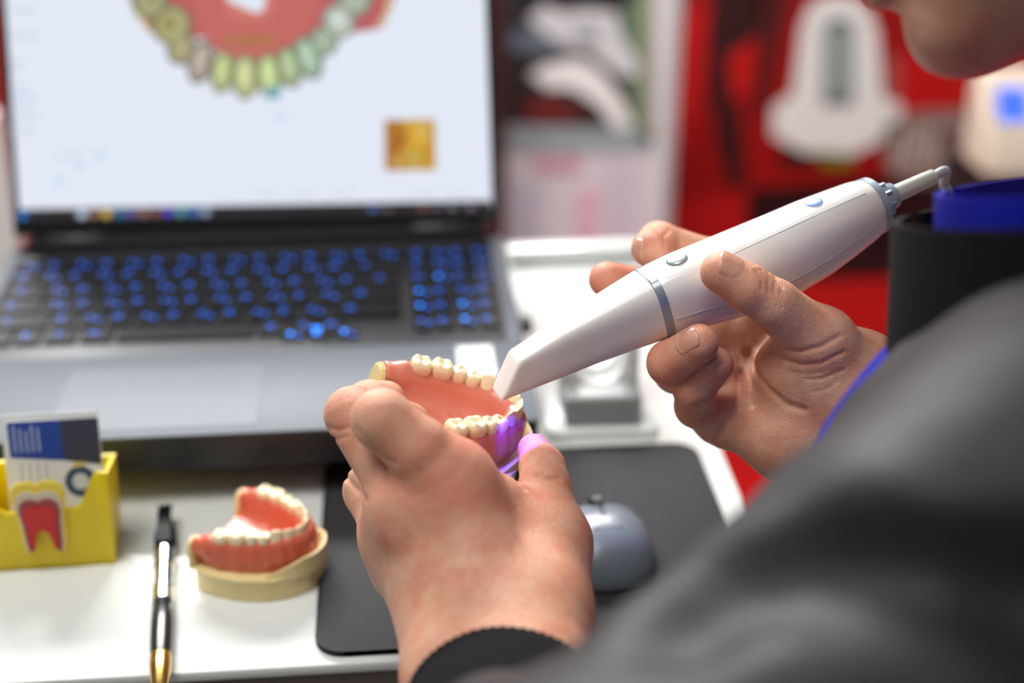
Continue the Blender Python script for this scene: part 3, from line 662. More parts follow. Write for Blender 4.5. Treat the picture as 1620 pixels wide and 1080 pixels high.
def gum_sdf(p):
    d = None
    q = [arch_len(l)[0] for l in np.linspace(-56, 56, 33)]
    js = [np.array([x, y, -13.0]) for x, y in q]
    for a, b in zip(js[:-1], js[1:]):
        e = rc(p*np.array([1, 1, 0.62]), a*np.array([1, 1, 0.62]), b*np.array([1, 1, 0.62]), 5.6, 5.6); d = e if d is None else np.minimum(d, e)
    for i, s, c, dr in tpos:
        nrm = np.array([dr[1], -dr[0]])*(1 if s*c[0] >= 0 else 1)
        out = c/np.linalg.norm(c-np.array([0, 10.0]))-np.array([0, 10.0])/np.linalg.norm(c-np.array([0, 10.0]))
        wd = TEETH[i][1]
        d = smin(d, ell(p, (c[0]+out[0]*1.0, c[1]+out[1]*1.0, NECK-1.2), (wd*.46, wd*.46, 3.4)), 3.0)
        d = smin(d, rc(p, (c[0]+out[0]*3.6, c[1]+out[1]*3.6, NECK-4), (c[0]+out[0]*4.2, c[1]+out[1]*4.2, NECK-11), 2.0, 1.3), 3.0)
    for s in (-1, 1): d = smin(d, rc(p, (s*26.3, -2, -11.5), (s*27.2, -13, -11.5), 5.8, 5.6), 4.0)
    # palate plate filling the arch
    r = np.sqrt((p[:, 0]/27.0)**2+((p[:, 1]-4)/43.0)**2)-1.0
    inner = smax(r*24.0, np.abs(p[:, 2]+22.5)-4.0, 3.0)
    inner = np.where(p[:, 1] < 4, smax(np.abs(p[:, 0])-26, np.abs(p[:, 2]+22.5)-4.0, 3.0), inner)
    d = smin(d, inner, 9.0)
    # raised folds of the palate behind the front teeth
    for k in range(3):
        yk = 31-5*k
        d = smin(d, rc(p, (-6-k, yk-1.5, -18.6), (6+k, yk-1.5, -18.6), 1.0, 1.0), 2.5)
    d = smax(d, -(p[:, 1]+9.0), 1.0)               # cut square at the back
    d = smax(d, -(p[:, 2]+26.0), 0.8)
    return d
gv, gf = mesh_sdf(gum_sdf, (-37, -13, -29), (37, 57, -2), 0.8, 1)
gum_me = np_mesh('gum', gv*0.001, gf); gum_me.materials.append(gumm); gum_me.shade_smooth()
gum_me2 = gum_me.copy(); gum_me2.materials.clear(); gum_me2.materials.append(gumd)
def base_pts(off):
    half = [(30.5+off, -10.5), (35+off, 2), (34+off, 22), (27+off*.8, 40), (15+off*.6, 52+off*.7), (5, 56.0+off)]
    return half+[(-x, y) for x, y in half[::-1]]
def base_mesh(back=True):
    bm = bmesh.new(); o = base_pts(0.0); n = len(o)
    lv = [(-39.0, 1.01), (-27.5, 1.0), (-24.6, 1.03), (-24.2, 0.985)]
    rows_ = [[bm.verts.new((x*s*.001, ((y-15)*s+15)*.001, z*.001)) for x, y in o] for z, s in lv]
    for a, b in zip(rows_[:-1], rows_[1:]):
        for i in range(n): bm.faces.new((a[i], a[(i+1) % n], b[(i+1) % n], b[i]))
    bm.faces.new(rows_[0][::-1]); bm.faces.new(rows_[-1])
    bmesh.ops.bevel(bm, geom=[e for e in bm.edges if abs(e.verts[0].co.z-e.verts[1].co.z) > 0.003], offset=0.003, segments=3, affect='EDGES')
    bmesh.ops.recalc_face_normals(bm, faces=bm.faces); me = bpy.data.meshes.new('stone_base'); bm.to_mesh(me); bm.free()
    me.materials.append(cream); me.shade_smooth(); me.set_sharp_from_angle(angle=radians(35)); return me
base_me = base_mesh()
def back_mesh():                      # square-cut heel behind each end of the ridge
    bm = bmesh.new()
    pts = [(17.5, -26), (33, -26), (33.5, -14.0), (31.5, -8.4), (27.0, -6.4), (22.5, -8.0), (19.0, -14)]
    a = [bm.verts.new((x*.001, -.0122, z*.001)) for x, z in pts]; b = [bm.verts.new((x*.001, -.0084, z*.001)) for x, z in pts]
    bm.faces.new(a); bm.faces.new(b[::-1])
    for i in range(len(pts)): bm.faces.new((a[i], a[(i+1) % len(pts)], b[(i+1) % len(pts)], b[i]))
    bmesh.ops.bevel(bm, geom=list(bm.edges), offset=0.0010, segments=2, affect='EDGES')
    bmesh.ops.recalc_face_normals(bm, faces=bm.faces); me = bpy.data.meshes.new('heel'); bm.to_mesh(me); bm.free(); me.materials.append(cream); me.shade_smooth(); me.set_sharp_from_angle(angle=radians(35)); return me
heel_me = back_mesh()
def rim_mesh():                        # raised lip of the stone around the front
    bm = bmesh.new(); pr = [(0.0, -26), (0.0, -15.5), (0.6, -14.6), (1.9, -14.9), (2.4, -26)]; rr = []
    for l in np.linspace(-30, 30, 41):
        c, d = arch_len(l); n = np.array([-d[1], d[0]]); n = n if np.dot(n, c-np.array([0, 8.0])) > 0 else -n
        f = min(1, (30-abs(l))/22.0); rr.append([bm.verts.new((*((c+n*(9.3+o)*1.0)*.001), (z if z < -20 else -26+(z+26)*max(f, .12))*.001)) for o, z in pr])
    for a, b in zip(rr[:-1], rr[1:]):
        for k in range(len(pr)): bm.faces.new((a[k], a[(k+1) % len(pr)], b[(k+1) % len(pr)], b[k]))
    bm.faces.new(rr[0]); bm.faces.new(rr[-1][::-1]); bmesh.ops.recalc_face_normals(bm, faces=bm.faces)
    me = bpy.data.meshes.new('front_lip'); bm.to_mesh(me); bm.free(); me.materials.append(cream); me.shade_smooth(); me.set_sharp_from_angle(angle=radians(50)); return me
rim_me = rim_mesh()
def jaw(label, mtx, gme):
    r = empty('jaw_model'); tag(r, label, 'jaw model'); r.matrix_world = mtx
    g = link('gum', gme, None, r); b = link('stone_base', base_me, None, r)
    link('front_lip', rim_me, None, b)
    for s in (1, -1):
        h = link('heel', heel_me, None, b); h.scale = (s, 1, 1)
    for i, s, c, d in tpos:
        t = link('tooth', TM[i], None, r)
        x = Vector((d[0], d[1], 0)); z = Vector((0, 0, 1)); y = z.cross(x)
        t.matrix_basis = Matrix(((x.x, y.x, 0, c[0]*.001), (x.y, y.y, 0, c[1]*.001), (0, 0, 1, (-TEETH[i][3]+0.4*(i % 3))*.001), (0, 0, 0, 1)))
    return r
def cam_mtx(origin_mm, latc, antc):   # axes given as right / up / towards-camera components
    tov = lambda v: v[0]*RGT+v[1]*UPV-v[2]*FWD
    A = tov(antc); A /= np.linalg.norm(A); Lt = tov(latc); Lt -= A*np.dot(Lt, A); Lt /= np.linalg.norm(Lt); N = np.cross(Lt, A)
    o = origin_mm/1000
    return Matrix(((Lt[0], A[0], N[0], o[0]), (Lt[1], A[1], N[1], o[1]), (Lt[2], A[2], N[2], o[2]), (0, 0, 0, 1)))
# held model: lateral axis runs from the far limb to the near limb
JM = cam_mtx(Pm(674, 612, 624), (0.40, -0.54, 0.74), (0.87, -0.11, -0.47))
held = jaw('jaw model with pink gums and ivory teeth held under the scanner tip', JM, gum_me)
mc = G(412, 905, 0.0)
ang2 = radians(-38)
JM2 = Matrix.Translation((mc[0]-0.0125, mc[1]+0.0105, 0.0392*0.88+0.0004)) @ Matrix.Rotation(ang2-pi/2+radians(12), 4, 'Z') @ Matrix.Scale(0.88, 4)
jaw('jaw model with red gums resting on the counter beside the pen', JM2, gum_me2)
# ================================================================== intraoral scanner
ST, SE_ = Pm(801, 605, 616), Pm(801+605*1.0, 605-275, 650)
SA = (SE_-ST); SA /= np.linalg.norm(SA)
vdir = -FWD
wv = np.cross(np.cross(SA, vdir), SA); 
side = np.cross(SA, vdir); side /= np.linalg.norm(side)          # image-perpendicular
if np.dot(side, UPV) < 0: side = -side
tow = np.cross(side, SA); tow /= np.linalg.norm(tow)
if np.dot(tow, vdir) < 0: tow = -tow
SU = 0.87*side+0.50*tow; SS = 0.87*tow-0.50*side                   # top-face normal, near-side normal
scan_root = tag(empty('intraoral_scanner', tuple(ST/1000)), 'white handheld intraoral scanner with grey ring, held over the jaw model', 'scanner')
SC = Matrix(((SA[0], SS[0], SU[0], ST[0]/1000), (SA[1], SS[1], SU[1], ST[1]/1000), (SA[2], SS[2], SU[2], ST[2]/1000), (0, 0, 0, 1)))
scan_root.matrix_world = SC
white = mat('scanner_white', srgb(238, 238, 236), 0.22, spec=0.5, coat=0.25, noise=(30, srgb(235, 235, 233), 0.3))
tipw = mat('scanner_tip_white', srgb(234, 233, 229), 0.32, noise=(30, srgb(230, 229, 225), 0.3))
bandm = mat('scanner_band_grey', srgb(142, 155, 170), 0.3, metal=0.25, noise=(60, srgb(150, 163, 176), 0.3))
endm = mat('scanner_end_blue_grey', srgb(150, 168, 186), 0.35, noise=(40, srgb(158, 176, 194), 0.3))
# stations: t, half side, half up, exponent, offset up
STN = np.array([(-8, 7.0, 7.6, .30, 3.4), (0, 7.2, 8.2, .30, 3.6), (6, 7.5, 8.7, .32, 3.8), (14, 8.0, 9.5, .36, 4.1), (40, 9.8, 11.6, .46, 4.9), (60, 12.2, 13.8, .56, 5.6), (70, 13.6, 15.0, .62, 5.8), (76, 14.2, 15.6, .64, 5.8), (90, 15.4, 16.8, .70, 5.0), (105, 16.4, 18.0, .74, 3.2), (120, 17.2, 18.9, .76, 1.7), (136, 17.2, 18.6, .78, 1.5), (152, 16.4, 17.6, .80, 2.4), (166, 15.0, 15.6, .82, 3.6), (176, 13.9, 14.0, .85, 4.6), (181, 12.9, 12.6, .88, 5.0)], float)
STN[11:, 0] = 105+(STN[11:, 0]-105)*1.06
def stn(t): return [np.interp(t, STN[:, 0], STN[:, k]) for k in range(1, 5)]
def ring_pt(t, th, off=0.0):
    hs, hu, e, o = stn(t); hs += off; hu += off
    c, s = cos(th), sin(th)
    # lift the underside a little: blend exponent towards rounder below
    return np.array([t, np.sign(c)*abs(c)**e*hs, np.sign(s)*abs(s)**e*hu+o])*0.001
def loft(name, ts, m, off=0.0, n=64, slant=0.0, cap0=True, cap1=True, par=scan_root, shrink=None):
    bm = bmesh.new(); rs = []
    for i, t in enumerate(ts):
        r = []
        for k in range(n):
            th = 2*pi*(k+.5)/n; o = off
            p = ring_pt(t, th, o if shrink is None else o+shrink[i])
            if slant: p[0] += slant*0.001*((p[2]*1000-stn(t)[3])/stn(0)[1]+1)/2*max(0, 1-(t+7)/36.0)
            r.append(bm.verts.new(p))
        rs.append(r)
    for a, b in zip(rs[:-1], rs[1:]):
        for k in range(n): bm.faces.new((a[k], a[(k+1) % n], b[(k+1) % n], b[k]))
    if cap0: bm.faces.new(rs[0][::-1])
    if cap1: bm.faces.new(rs[-1])
    return frombm(name, bm, m, par, True, 38)
loft('tip_sleeve', [-7.2, -7.0, -6.5, -5.6]+list(np.linspace(-3, 72, 32)), tipw, slant=15.0, shrink=[-1.5, -0.8, -0.25, 0]+[0]*32)
loft('grey_band', [72.0, 72.3, 75.7, 76.0], bandm, off=0.35, shrink=[-.4, 0, 0, -.4])
loft('body', list(np.linspace(76, 185.6, 52))+[186.2, 186.8], white, shrink=[-.25]+[0]*51+[-.6, -1.8])
loft('end_collar', [185.4, 185.6, 188.8, 190.1, 190.8], endm, off=0.0, shrink=[-.2, .35, .0, -2.2, -5.0])
def on_axis(name, prof, m, up, n=32):
    o = lathe(name, prof, m, scan_root, n); o.rotation_euler = (0, pi/2, 0); o.location = (0, 0, up*.001); return o
on_axis('connector', [(.0062, .1903), (.0068, .1908), (.0068, .1950), (.0064, .1955), (.0058, .1980), (.0050, .1985)], endm, 5.6)
on_axis('cable_sleeve', [(.0040, .1980), (.0040, .2005), (.0037, .2150), (.0035, .2195), (.0030, .2202)], mat('sleeve_white', srgb(206, 212, 204), 0.45), 5.6)
for k in range(8):
    a = 2*pi*k/8; box('connector_rib', (.1912, -.0009, -.0009), (.1946, .0009, .0009), endm, scan_root, 0.0002).location = (0, .0070*cos(a), .0056+.0070*sin(a))
# push button, status light
def cap_on(name, t, so, rx, ry, h, m, ringm=None):
    bm = bmesh.new(); n = 32; prof = [(1.0, -0.6), (1.0, 0.15), (.93, .5*h), (.75, .85*h), (.4, h), (.02, h)]
    hs, hu, e, o = stn(t); slope = math.atan2(stn(t+4)[1]+stn(t+4)[3]-stn(t-4)[1]-stn(t-4)[3], 8)
    rs = [[bm.verts.new((rx*r*cos(2*pi*k/n)*.001, ry*r*sin(2*pi*k/n)*.001, z*.001)) for k in range(n)] for r, z in prof]
    for a, b in zip(rs[:-1], rs[1:]):
        for k in range(n): bm.faces.new((a[k], a[(k+1) % n], b[(k+1) % n], b[k]))
    bm.faces.new(rs[-1]); ob = frombm(name, bm, m, scan_root, True, 60)
    cth = (abs(so)/hs)**(1/e); th = math.acos(min(1, cth)); ob.location = (t*.001, so*.001, (hu*sin(th)**e+o)*.001-0.0001); ob.rotation_euler = (-0.10*so/3, -slope, 0); return ob
cap_on('push_button', 89, 1.2, 5.0, 4.9, 1.3, mat('button_silver', srgb(160, 172, 172), 0.32, metal=0.35))
cap_on('status_light', 158, 1.2, 4.2, 4.0, 1.0, mat('status_light_blue', srgb(150, 176, 228), 0.35, emit=(srgb(120, 160, 240), 0.25)))
# seams: grip panel outline and the lower shell joint
seam = mat('seam_grey', srgb(176, 180, 182), 0.5)
def seam_line(name, tt, rad=0.00022): tube(name, [ring_pt(t, th, 0.02) for t, th in tt], rad, seam, scan_root, 6, 4)
A0 = 1.10
seam_line('panel_seam', [(104, 0.66), (106, 0.80), (110, 0.92), (116, 0.99), (130, 1.03), (150, 1.05), (170, 1.05), (180, 1.04)])
seam_line('panel_seam', [(104, 0.66), (107, 0.55)])
seam_line('shell_seam', [(77.5, -0.10)]+[(t, -0.10-0.05*sin((t-77)/30)) for t in range(82, 180, 6)])
poly('band_mark', [tuple(ring_pt(t, th, 0.42)) for t, th in ((72.6, 1.30), (72.6, 1.12), (75.6, 1.12), (75.6, 1.30))], mat('band_mark_cream', srgb(206, 204, 192), 0.4), scan_root)
# optical window under the tip with its violet projector lamp
box('optical_window', (.000, -.0046, -.00495), (.0125, .0046, -.0044), mat('window_glass', (.02, .01, .05), .1, emit=((.30, .05, 1.0), 1.5)), scan_root, 0.0001)
sl = bpy.data.lights.new('projector', 'SPOT'); sl.energy = 0.24; sl.color = (0.03, 0.0, 1.0); sl.spot_size = radians(53); sl.spot_blend = 0.12; sl.shadow_soft_size = 0.0012
so = bpy.data.objects.new('projector_light', sl); COL.objects.link(so)
lp = Pm(800, 632, 600)/1000; so.location = lp; so.rotation_euler = (Vector(Pm(838, 708, 626)/1000)-Vector(lp)).to_track_quat('-Z', 'Y').to_euler()
# cable from the sleeve down behind the jacket
cend = np.array(SC @ Vector((.2200, 0, .0056)))
cable = tag(tube('scanner_cable', [cend, cend+np.array(SA)*0.006, P(1494, 292, .664), P(1506, 318, .664), P(1512, 370, .664), P(1530, 470, .665), P(1560, 640, .67), P(1590, 900, .68), P(1600, 1200, .70)], 0.0024, mat('cable_grey', srgb(178, 188, 200), 0.45), None, 12, 8), 'pale grey cable hanging from the end of the scanner', 'cable')
# ================================================================== the person
def skin_material():
    m = mat('skin', srgb(196, 142, 116), 0.46, spec=0.4, sss=0.22)
    nt = m.node_tree; b = nt.nodes['Principled BSDF']; L = nt.links; N = nt.nodes.new
    tc = N('ShaderNodeTexCoord')
    def noise(sc, det=4, rough=0.55):
        n = N('ShaderNodeTexNoise'); n.inputs['Scale'].default_value = sc; n.inputs['Detail'].default_value = det; n.inputs['Roughness'].default_value = rough
        L.new(tc.outputs['Object'], n.inputs['Vector']); return n
    def attr(nm):
        a = N('ShaderNodeAttribute'); a.attribute_name = nm; return a
    def mix(f, a, b2):
        x = N('ShaderNodeMix'); x.data_type = 'RGBA'; L.new(f, x.inputs['Factor'])
        for s, v in ((6, a), (7, b2)):
            if isinstance(v, tuple): x.inputs[s].default_value = (*v, 1)
            else: L.new(v, x.inputs[s])
        return x.outputs[2]
    def ramp(src, lo, hi):
        r = N('ShaderNodeMapRange'); r.inputs[1].default_value = lo; r.inputs[2].default_value = hi; L.new(src, r.inputs[0]); return r.outputs[0]
    def math_(op, a, b2=None):
        x = N('ShaderNodeMath'); x.operation = op
        for i, v in enumerate((a, b2)):
            if v is None: continue
            if isinstance(v, (int, float)): x.inputs[i].default_value = v
            else: L.new(v, x.inputs[i])
        return x.outputs[0]
    base = mix(ramp(noise(55).outputs[0], .35, .65), srgb(*SKIN_A), srgb(*SKIN_B))
    base = mix(math_('MULTIPLY', ramp(noise(95, 4).outputs[0], .42, .66), 0.85), base, srgb(*SKIN_R))
    base = mix(math_('MULTIPLY', attr('red').outputs['Fac'], 0.75), base, srgb(*SKIN_R2))
    base = mix(math_('MULTIPLY', ramp(noise(900, 2).outputs[0], .58, .75), 0.22), base, srgb(150, 84, 64))
    L.new(base, b.inputs['Base Color'])
    # relief: fine cells, lines across the joints
    vor = N('ShaderNodeTexVoronoi'); vor.feature = 'DISTANCE_TO_EDGE'; vor.inputs['Scale'].default_value = 1050
    wob = noise(260, 3); vm = N('ShaderNodeVectorMath'); vm.operation = 'MULTIPLY_ADD'; L.new(wob.outputs['Color'], vm.inputs[0]); vm.inputs[1].default_value = (.004, .004, .004); L.new(tc.outputs['Object'], vm.inputs[2]); L.new(vm.outputs[0], vor.inputs['Vector'])
    cells = math_('MULTIPLY', ramp(vor.outputs['Distance'], 0, .25), 0.20)
    wv = math_('SINE', math_('ADD', math_('MULTIPLY', attr('wrinkle_u').outputs['Fac'], 2*pi/2.1), math_('MULTIPLY', noise(230, 4, .65).outputs[0], 15.0)))
    wv = math_('POWER', math_('ABSOLUTE', wv), 0.5)
    wr = math_('MULTIPLY', math_('MULTIPLY', wv, attr('wrinkle_m').outputs['Fac']), 1.0)
    cr = math_('MULTIPLY', noise(330, 4, .6).outputs[0], 0.8)
    h = math_('ADD', math_('ADD', cells, wr), cr)
    bp = N('ShaderNodeBump'); bp.inputs['Strength'].default_value = 0.6; bp.inputs['Distance'].default_value = 0.0007
    L.new(h, bp.inputs['Height']); L.new(bp.outputs['Normal'], b.inputs['Normal'])
    return m
SKIN_A, SKIN_B, SKIN_R, SKIN_R2 = (224, 173, 146), (213, 158, 128), (214, 142, 116), (210, 116, 98)
skin = skin_material()
nailm = mat('nail', srgb(216, 160, 138), 0.28, spec=0.5, sss=0.2, noise=(220, srgb(206, 146, 124), 0.3), coat=0.25)
naile = mat('nail_edge', srgb(222, 190, 160), 0.45)

def J(px, py, z, r): return (Pm(px, py, z), r)
def hand_sdf_factory(palm, fingers, extra_palm_k=11.0, base_k=9.0, creases=(), bumps=()):
    # palm: list of (j0, j1); fingers: list of joint chains (root .. tip)
    def f(p, raw=False):
        d = None
        for a, b in palm:
            e = rc(p, a[0], b[0], a[1], b[1]); d = e if d is None else smin(d, e, extra_palm_k)
        body = d
        for fg in fingers:
            body = smin(body, smin(smin(d, rc(p, fg[0][0], fg[1][0], fg[0][1], fg[1][1]), base_k), chain(p, fg, 2.5), 1.0), 1.0)
        for c, r, k in bumps: body = smin(body, np.sqrt(dot(p-c, p-c))-r, k)
        if raw: return body
        for pts, r, k in cl:
            pa_ = np.asarray(pts); ok = np.all((p > pa_.min(0)-6) & (p < pa_.max(0)+6), 1)
            if not ok.any(): continue
            c = None
            for a, b in zip(pts[:-1], pts[1:]):
                e = rc(p[ok], a, b, r, r); c = e if c is None else np.minimum(c, e)
            body[ok] = smax(body[ok], -c, k)
        return body
    cl = []
    for pts, r, k in creases:           # lay each crease on the skin along its sight line
        q = []
        for (x0, y0), (x1, y1) in zip(pts[:-1], pts[1:]):
            for t in (0, .34, .67): q.append((x0+(x1-x0)*t, y0+(y1-y0)*t))
        q.append(pts[-1]); zz = np.full(len(q), 540.0)
        for _ in range(28):
            pp = np.array([Pm(x, y, z) for (x, y), z in zip(q, zz)]); zz = zz+np.clip(f(pp, True), -5, 12)*0.9
        cl.append(([Pm(x, y, z+0.1) for (x, y), z in zip(q, zz)], r, k))
    return f
def wrinkle_attrs(v, joints, reds):
    m = np.zeros(len(v)); u = np.zeros(len(v)); r = np.zeros(len(v))
    for c, ax, sig, amp, rad in joints:
        ax = np.asarray(ax, float); ax = ax/np.linalg.norm(ax); q = v-c; t = q@ax
        g = amp*np.exp(-(t/sig)**2)*np.clip(1.6-np.sqrt(np.maximum(dot(q, q)-t*t, 0))/rad, 0, 1)
        s = g > m; m[s] = g[s]; u[s] = t[s]
    for c, sig, amp in reds: r = np.maximum(r, amp*np.exp(-dot(v-c, v-c)/(sig*sig)))
    return dict(wrinkle_m=np.clip(m, 0, 1), wrinkle_u=u, red=np.clip(r, 0, 1))
def bbox_of(palm, fingers, pad=4):
    a = [j for s in palm for j in s]+[j for f in fingers for j in f]
    lo = np.min([c-r for c, r in a], 0)-pad; hi = np.max([c+r for c, r in a], 0)+pad
    return lo, hi

# ---- left hand, back towards the camera, cradling the jaw model
Lp = {k: J(*v) for k, v in dict(
    w1=(744, 1066, 538, 21), w2=(822, 1062, 538, 21), f1=(790, 1180, 500, 26), f2=(846, 1195, 500, 26),
    ib=(812, 985, 552, 17), mb=(780, 985, 550, 16), rb=(745, 985, 552, 16), pb=(712, 990, 560, 16),
    im=(712, 761, 566, 13.4), mm=(654, 802, 576, 13.2), rm=(632, 846, 590, 13.0), pm=(642, 900, 600, 13.0),
    web0=(724, 784, 572, 13.2), web1=(782, 816, 586, 13.4), tc=(846, 965, 562, 17.5), tm=(868, 858, 588, 14), th0=(830, 900, 585, 18)).items()}
lpalm = [(Lp['w1'], Lp['w2']), (Lp['w1'], Lp['f1']), (Lp['w2'], Lp['f2']), (Lp['f1'], Lp['f2']), (Lp['w2'], Lp['ib']), (Lp['w1'], Lp['pb']),
         (Lp['ib'], Lp['im']), (Lp['mb'], Lp['mm']), (Lp['rb'], Lp['rm']), (Lp['pb'], Lp['pm']), (Lp['web0'], Lp['web1']), (Lp['web1'], Lp['th0']), (Lp['ib'], Lp['tc']), (Lp['w2'], Lp['tc']), (Lp['tc'], Lp['tm']), (Lp['th0'], Lp['tm']), (Lp['im'], Lp['mm']), (Lp['mm'], Lp['rm'])]
lf_index = [Lp['im'], J(662, 711, 560, 12.7), J(604, 663, 558, 11.8), J(620, 664, 588, 9.8), J(648, 668, 608, 8.6)]
lf_middle = [Lp['mm'], J(559, 656, 592, 11.6), J(584, 640, 618, 10.4), J(612, 632, 640, 8.6)]
lf_ring = [Lp['rm'], J(588, 776, 616, 12.0), J(625, 735, 648, 9.6), J(668, 712, 662, 8.4)]
lf_pinky = [Lp['pm'], J(620, 845, 640, 9.4), J(655, 800, 660, 8.6), J(690, 770, 668, 7.6)]
lf_thumb = [Lp['tm'], J(862, 770, 604, 10.8), J(858, 740, 612, 9.6), J(844, 711, 622, 7.0)]
lfing = [lf_index, lf_middle, lf_ring, lf_pinky, lf_thumb]
lbumps = [(Pm(648, 806, 571), 12.6, 10)]
lcre = [([(566, 680), (578, 695), (592, 709), (608, 723), (624, 733)], 0.4, 2.4), ([(539, 744), (552, 760), (566, 776), (580, 792)], 0.4, 2.4), ([(817, 757), (822, 766), (829, 773)], 0.3, 2.4), ([(846, 752), (864, 758), (884, 756)], 0.3, 2.4), ([(520, 676), (534, 682), (552, 676)], 0.3, 2.4), ([(518, 690), (534, 694), (550, 690)], 0.25, 2.2)]
lsdf = hand_sdf_factory(lpalm, lfing, 14.0, 8.0, lcre, lbumps)
lo, hi = bbox_of(lpalm, lfing); lv, lfc = mesh_sdf(lsdf, lo, hi, 0.9)
def seg(a, b): return b[0]-a[0]
latt = wrinkle_attrs(lv, [(lf_index[2][0], seg(lf_index[0], lf_index[2]), 7, .55, 12), (lf_middle[1][0], seg(lf_middle[0], lf_middle[1]), 8, .9, 12), (lf_thumb[1][0], seg(lf_thumb[0], lf_thumb[1]), 8, .8, 12), (lf_ring[1][0], seg(lf_ring[0], lf_ring[1]), 8, .8, 12), (Lp['im'][0]*.5+Lp['mb'][0]*.5, seg(Lp['ib'], Lp['im']), 45, .12, 60)],
    [(lf_middle[1][0], 14, .8), (Lp['im'][0]+np.array([0, 0, 4]), 24, .75), (Lp['mm'][0], 20, .75), (Pm(690, 700, 556), 14, .4), (Pm(830, 860, 565), 16, .3), (Pm(640, 720, 566), 12, .4), (lf_index[2][0], 12, .25), (lf_thumb[3][0], 14, .8), (Pm(800, 790, 575), 25, .35), (Lp['rm'][0], 16, .35)])

# ---- right hand, palm towards the camera, gripping the scanner
Rp = {k: J(*v) for k, v in dict(
    w1=(1352, 620, 636, 23), w2=(1330, 700, 640, 23), f1=(1560, 740, 610, 30), f2=(1540, 790, 612, 30),
    im=(1218, 500, 664, 12.5), mm=(1190, 548, 668, 12.5), rm=(1166, 604, 664, 12), pm=(1146, 656, 652, 12),
    hyp=(1256, 684, 640, 20), pc=(1230, 620, 652, 15), tc=(1340, 620, 626, 18), tm=(1298, 543, 616, 13.4), th=(1268, 590, 632, 18)).items()}
rpalm = [(Rp['w1'], Rp['w2']), (Rp['w1'], Rp['f1']), (Rp['w2'], Rp['f2']), (Rp['f1'], Rp['f2']), (Rp['im'], Rp['w1']), (Rp['mm'], Rp['pc']), (Rp['pc'], Rp['w1']), (Rp['rm'], Rp['pc']), (Rp['pm'], Rp['hyp']), (Rp['hyp'], Rp['w2']),
         (Rp['im'], Rp['mm']), (Rp['mm'], Rp['rm']), (Rp['rm'], Rp['pm']), (Rp['tc'], Rp['w1']), (Rp['tc'], Rp['tm']), (Rp['th'], Rp['tm']), (Rp['th'], Rp['tc']), (Rp['pc'], Rp['hyp'])]
rf_index = [Rp['im'], J(1118, 412, 690, 10.6), J(1042, 384, 681, 9.9), J(1029, 393, 656, 8.9)]
rf_middle = [Rp['mm'], J(1072, 482, 690, 10.6), J(1004, 455, 676, 9.6), J(960, 442, 660, 8.4)]
rf_ring = [Rp['rm'], J(1070, 586, 648, 10.2), J(1060, 574, 622, 9.8), J(1106, 543, 606, 8.4)]
rf_pinky = [Rp['pm'], J(1102, 642, 640, 9.6), J(1098, 613, 626, 9.1), J(1133, 577, 619, 7.7)]
rf_thumb = [Rp['tm'], J(1226, 482, 604, 10.6), J(1184, 456, 601, 10.0), J(1141, 430, 600, 8.9)]
rfing = [rf_index, rf_middle, rf_ring, rf_pinky, rf_thumb]
rcre = [([(1168, 590), (1168, 625), (1160, 655), (1145, 680), (1124, 704)], 0.7, 3.0),
        ([(1182, 556), (1192, 585), (1215, 615), (1245, 640), (1272, 648)], 0.6, 3.0),
        ([(1180, 560), (1186, 600), (1190, 640)], 0.35, 2.6),
        ([(1216, 532), (1235, 550), (1265, 557), (1300, 548), (1330, 530)], 0.35, 2.2),
        ([(1232, 566), (1268, 577), (1300, 574), (1336, 556)], 0.25, 1.8), ([(1276, 600), (1300, 599), (1336, 584)], 0.15, 1.4), ([(1250, 588), (1280, 592), (1302, 588)], 0.05, 1.0), ([(1282, 620), (1304, 617), (1325, 604)], 0.05, 1.1),
        ([(1196, 428), (1206, 442), (1206, 458)], 0.25, 2.0), ([(1204, 426), (1216, 442), (1216, 462)], 0.3, 2.2), ([(1214, 430), (1226, 446), (1226, 464)], 0.25, 2.0), ([(1226, 438), (1236, 452), (1236, 466)], 0.25, 2.0),
        ([(1104, 640), (1124, 630), (1140, 612)], 0.4, 2.6), ([(1112, 662), (1132, 652), (1148, 636)], 0.4, 2.6), ([(1060, 362), (1050, 374), (1052, 392)], 0.25, 2.0)]
rsdf = hand_sdf_factory(rpalm, rfing, 9.0, 7.0, rcre, [])
lo, hi = bbox_of(rpalm, rfing); rv, rfc = mesh_sdf(rsdf, lo, hi, 0.9)
ratt = wrinkle_attrs(rv, [(rf_thumb[1][0], seg(rf_thumb[0], rf_thumb[3]), 6.5, 1.0, 13), (rf_index[2][0], seg(rf_index[1], rf_index[2]), 6, .6, 11), (Pm(1290, 600, 610), Pm(1300, 640, 612)-Pm(1290, 590, 612), 22, .22, 34), (rf_ring[2][0], seg(rf_ring[2], rf_ring[3]), 5, .3, 11), (rf_pinky[1][0], seg(rf_pinky[1], rf_pinky[2]), 8, .35, 11)],
    [(rf_ring[2][0], 13, .7), (rf_ring[3][0], 9, .6), (rf_pinky[3][0], 10, .6), (rf_middle[3][0], 12, .95), (rf_index[3][0], 10, .6), (rf_thumb[3][0], 11, .35), (Rp['pm'][0], 20, .25), (rf_pinky[2][0], 12, .5)])

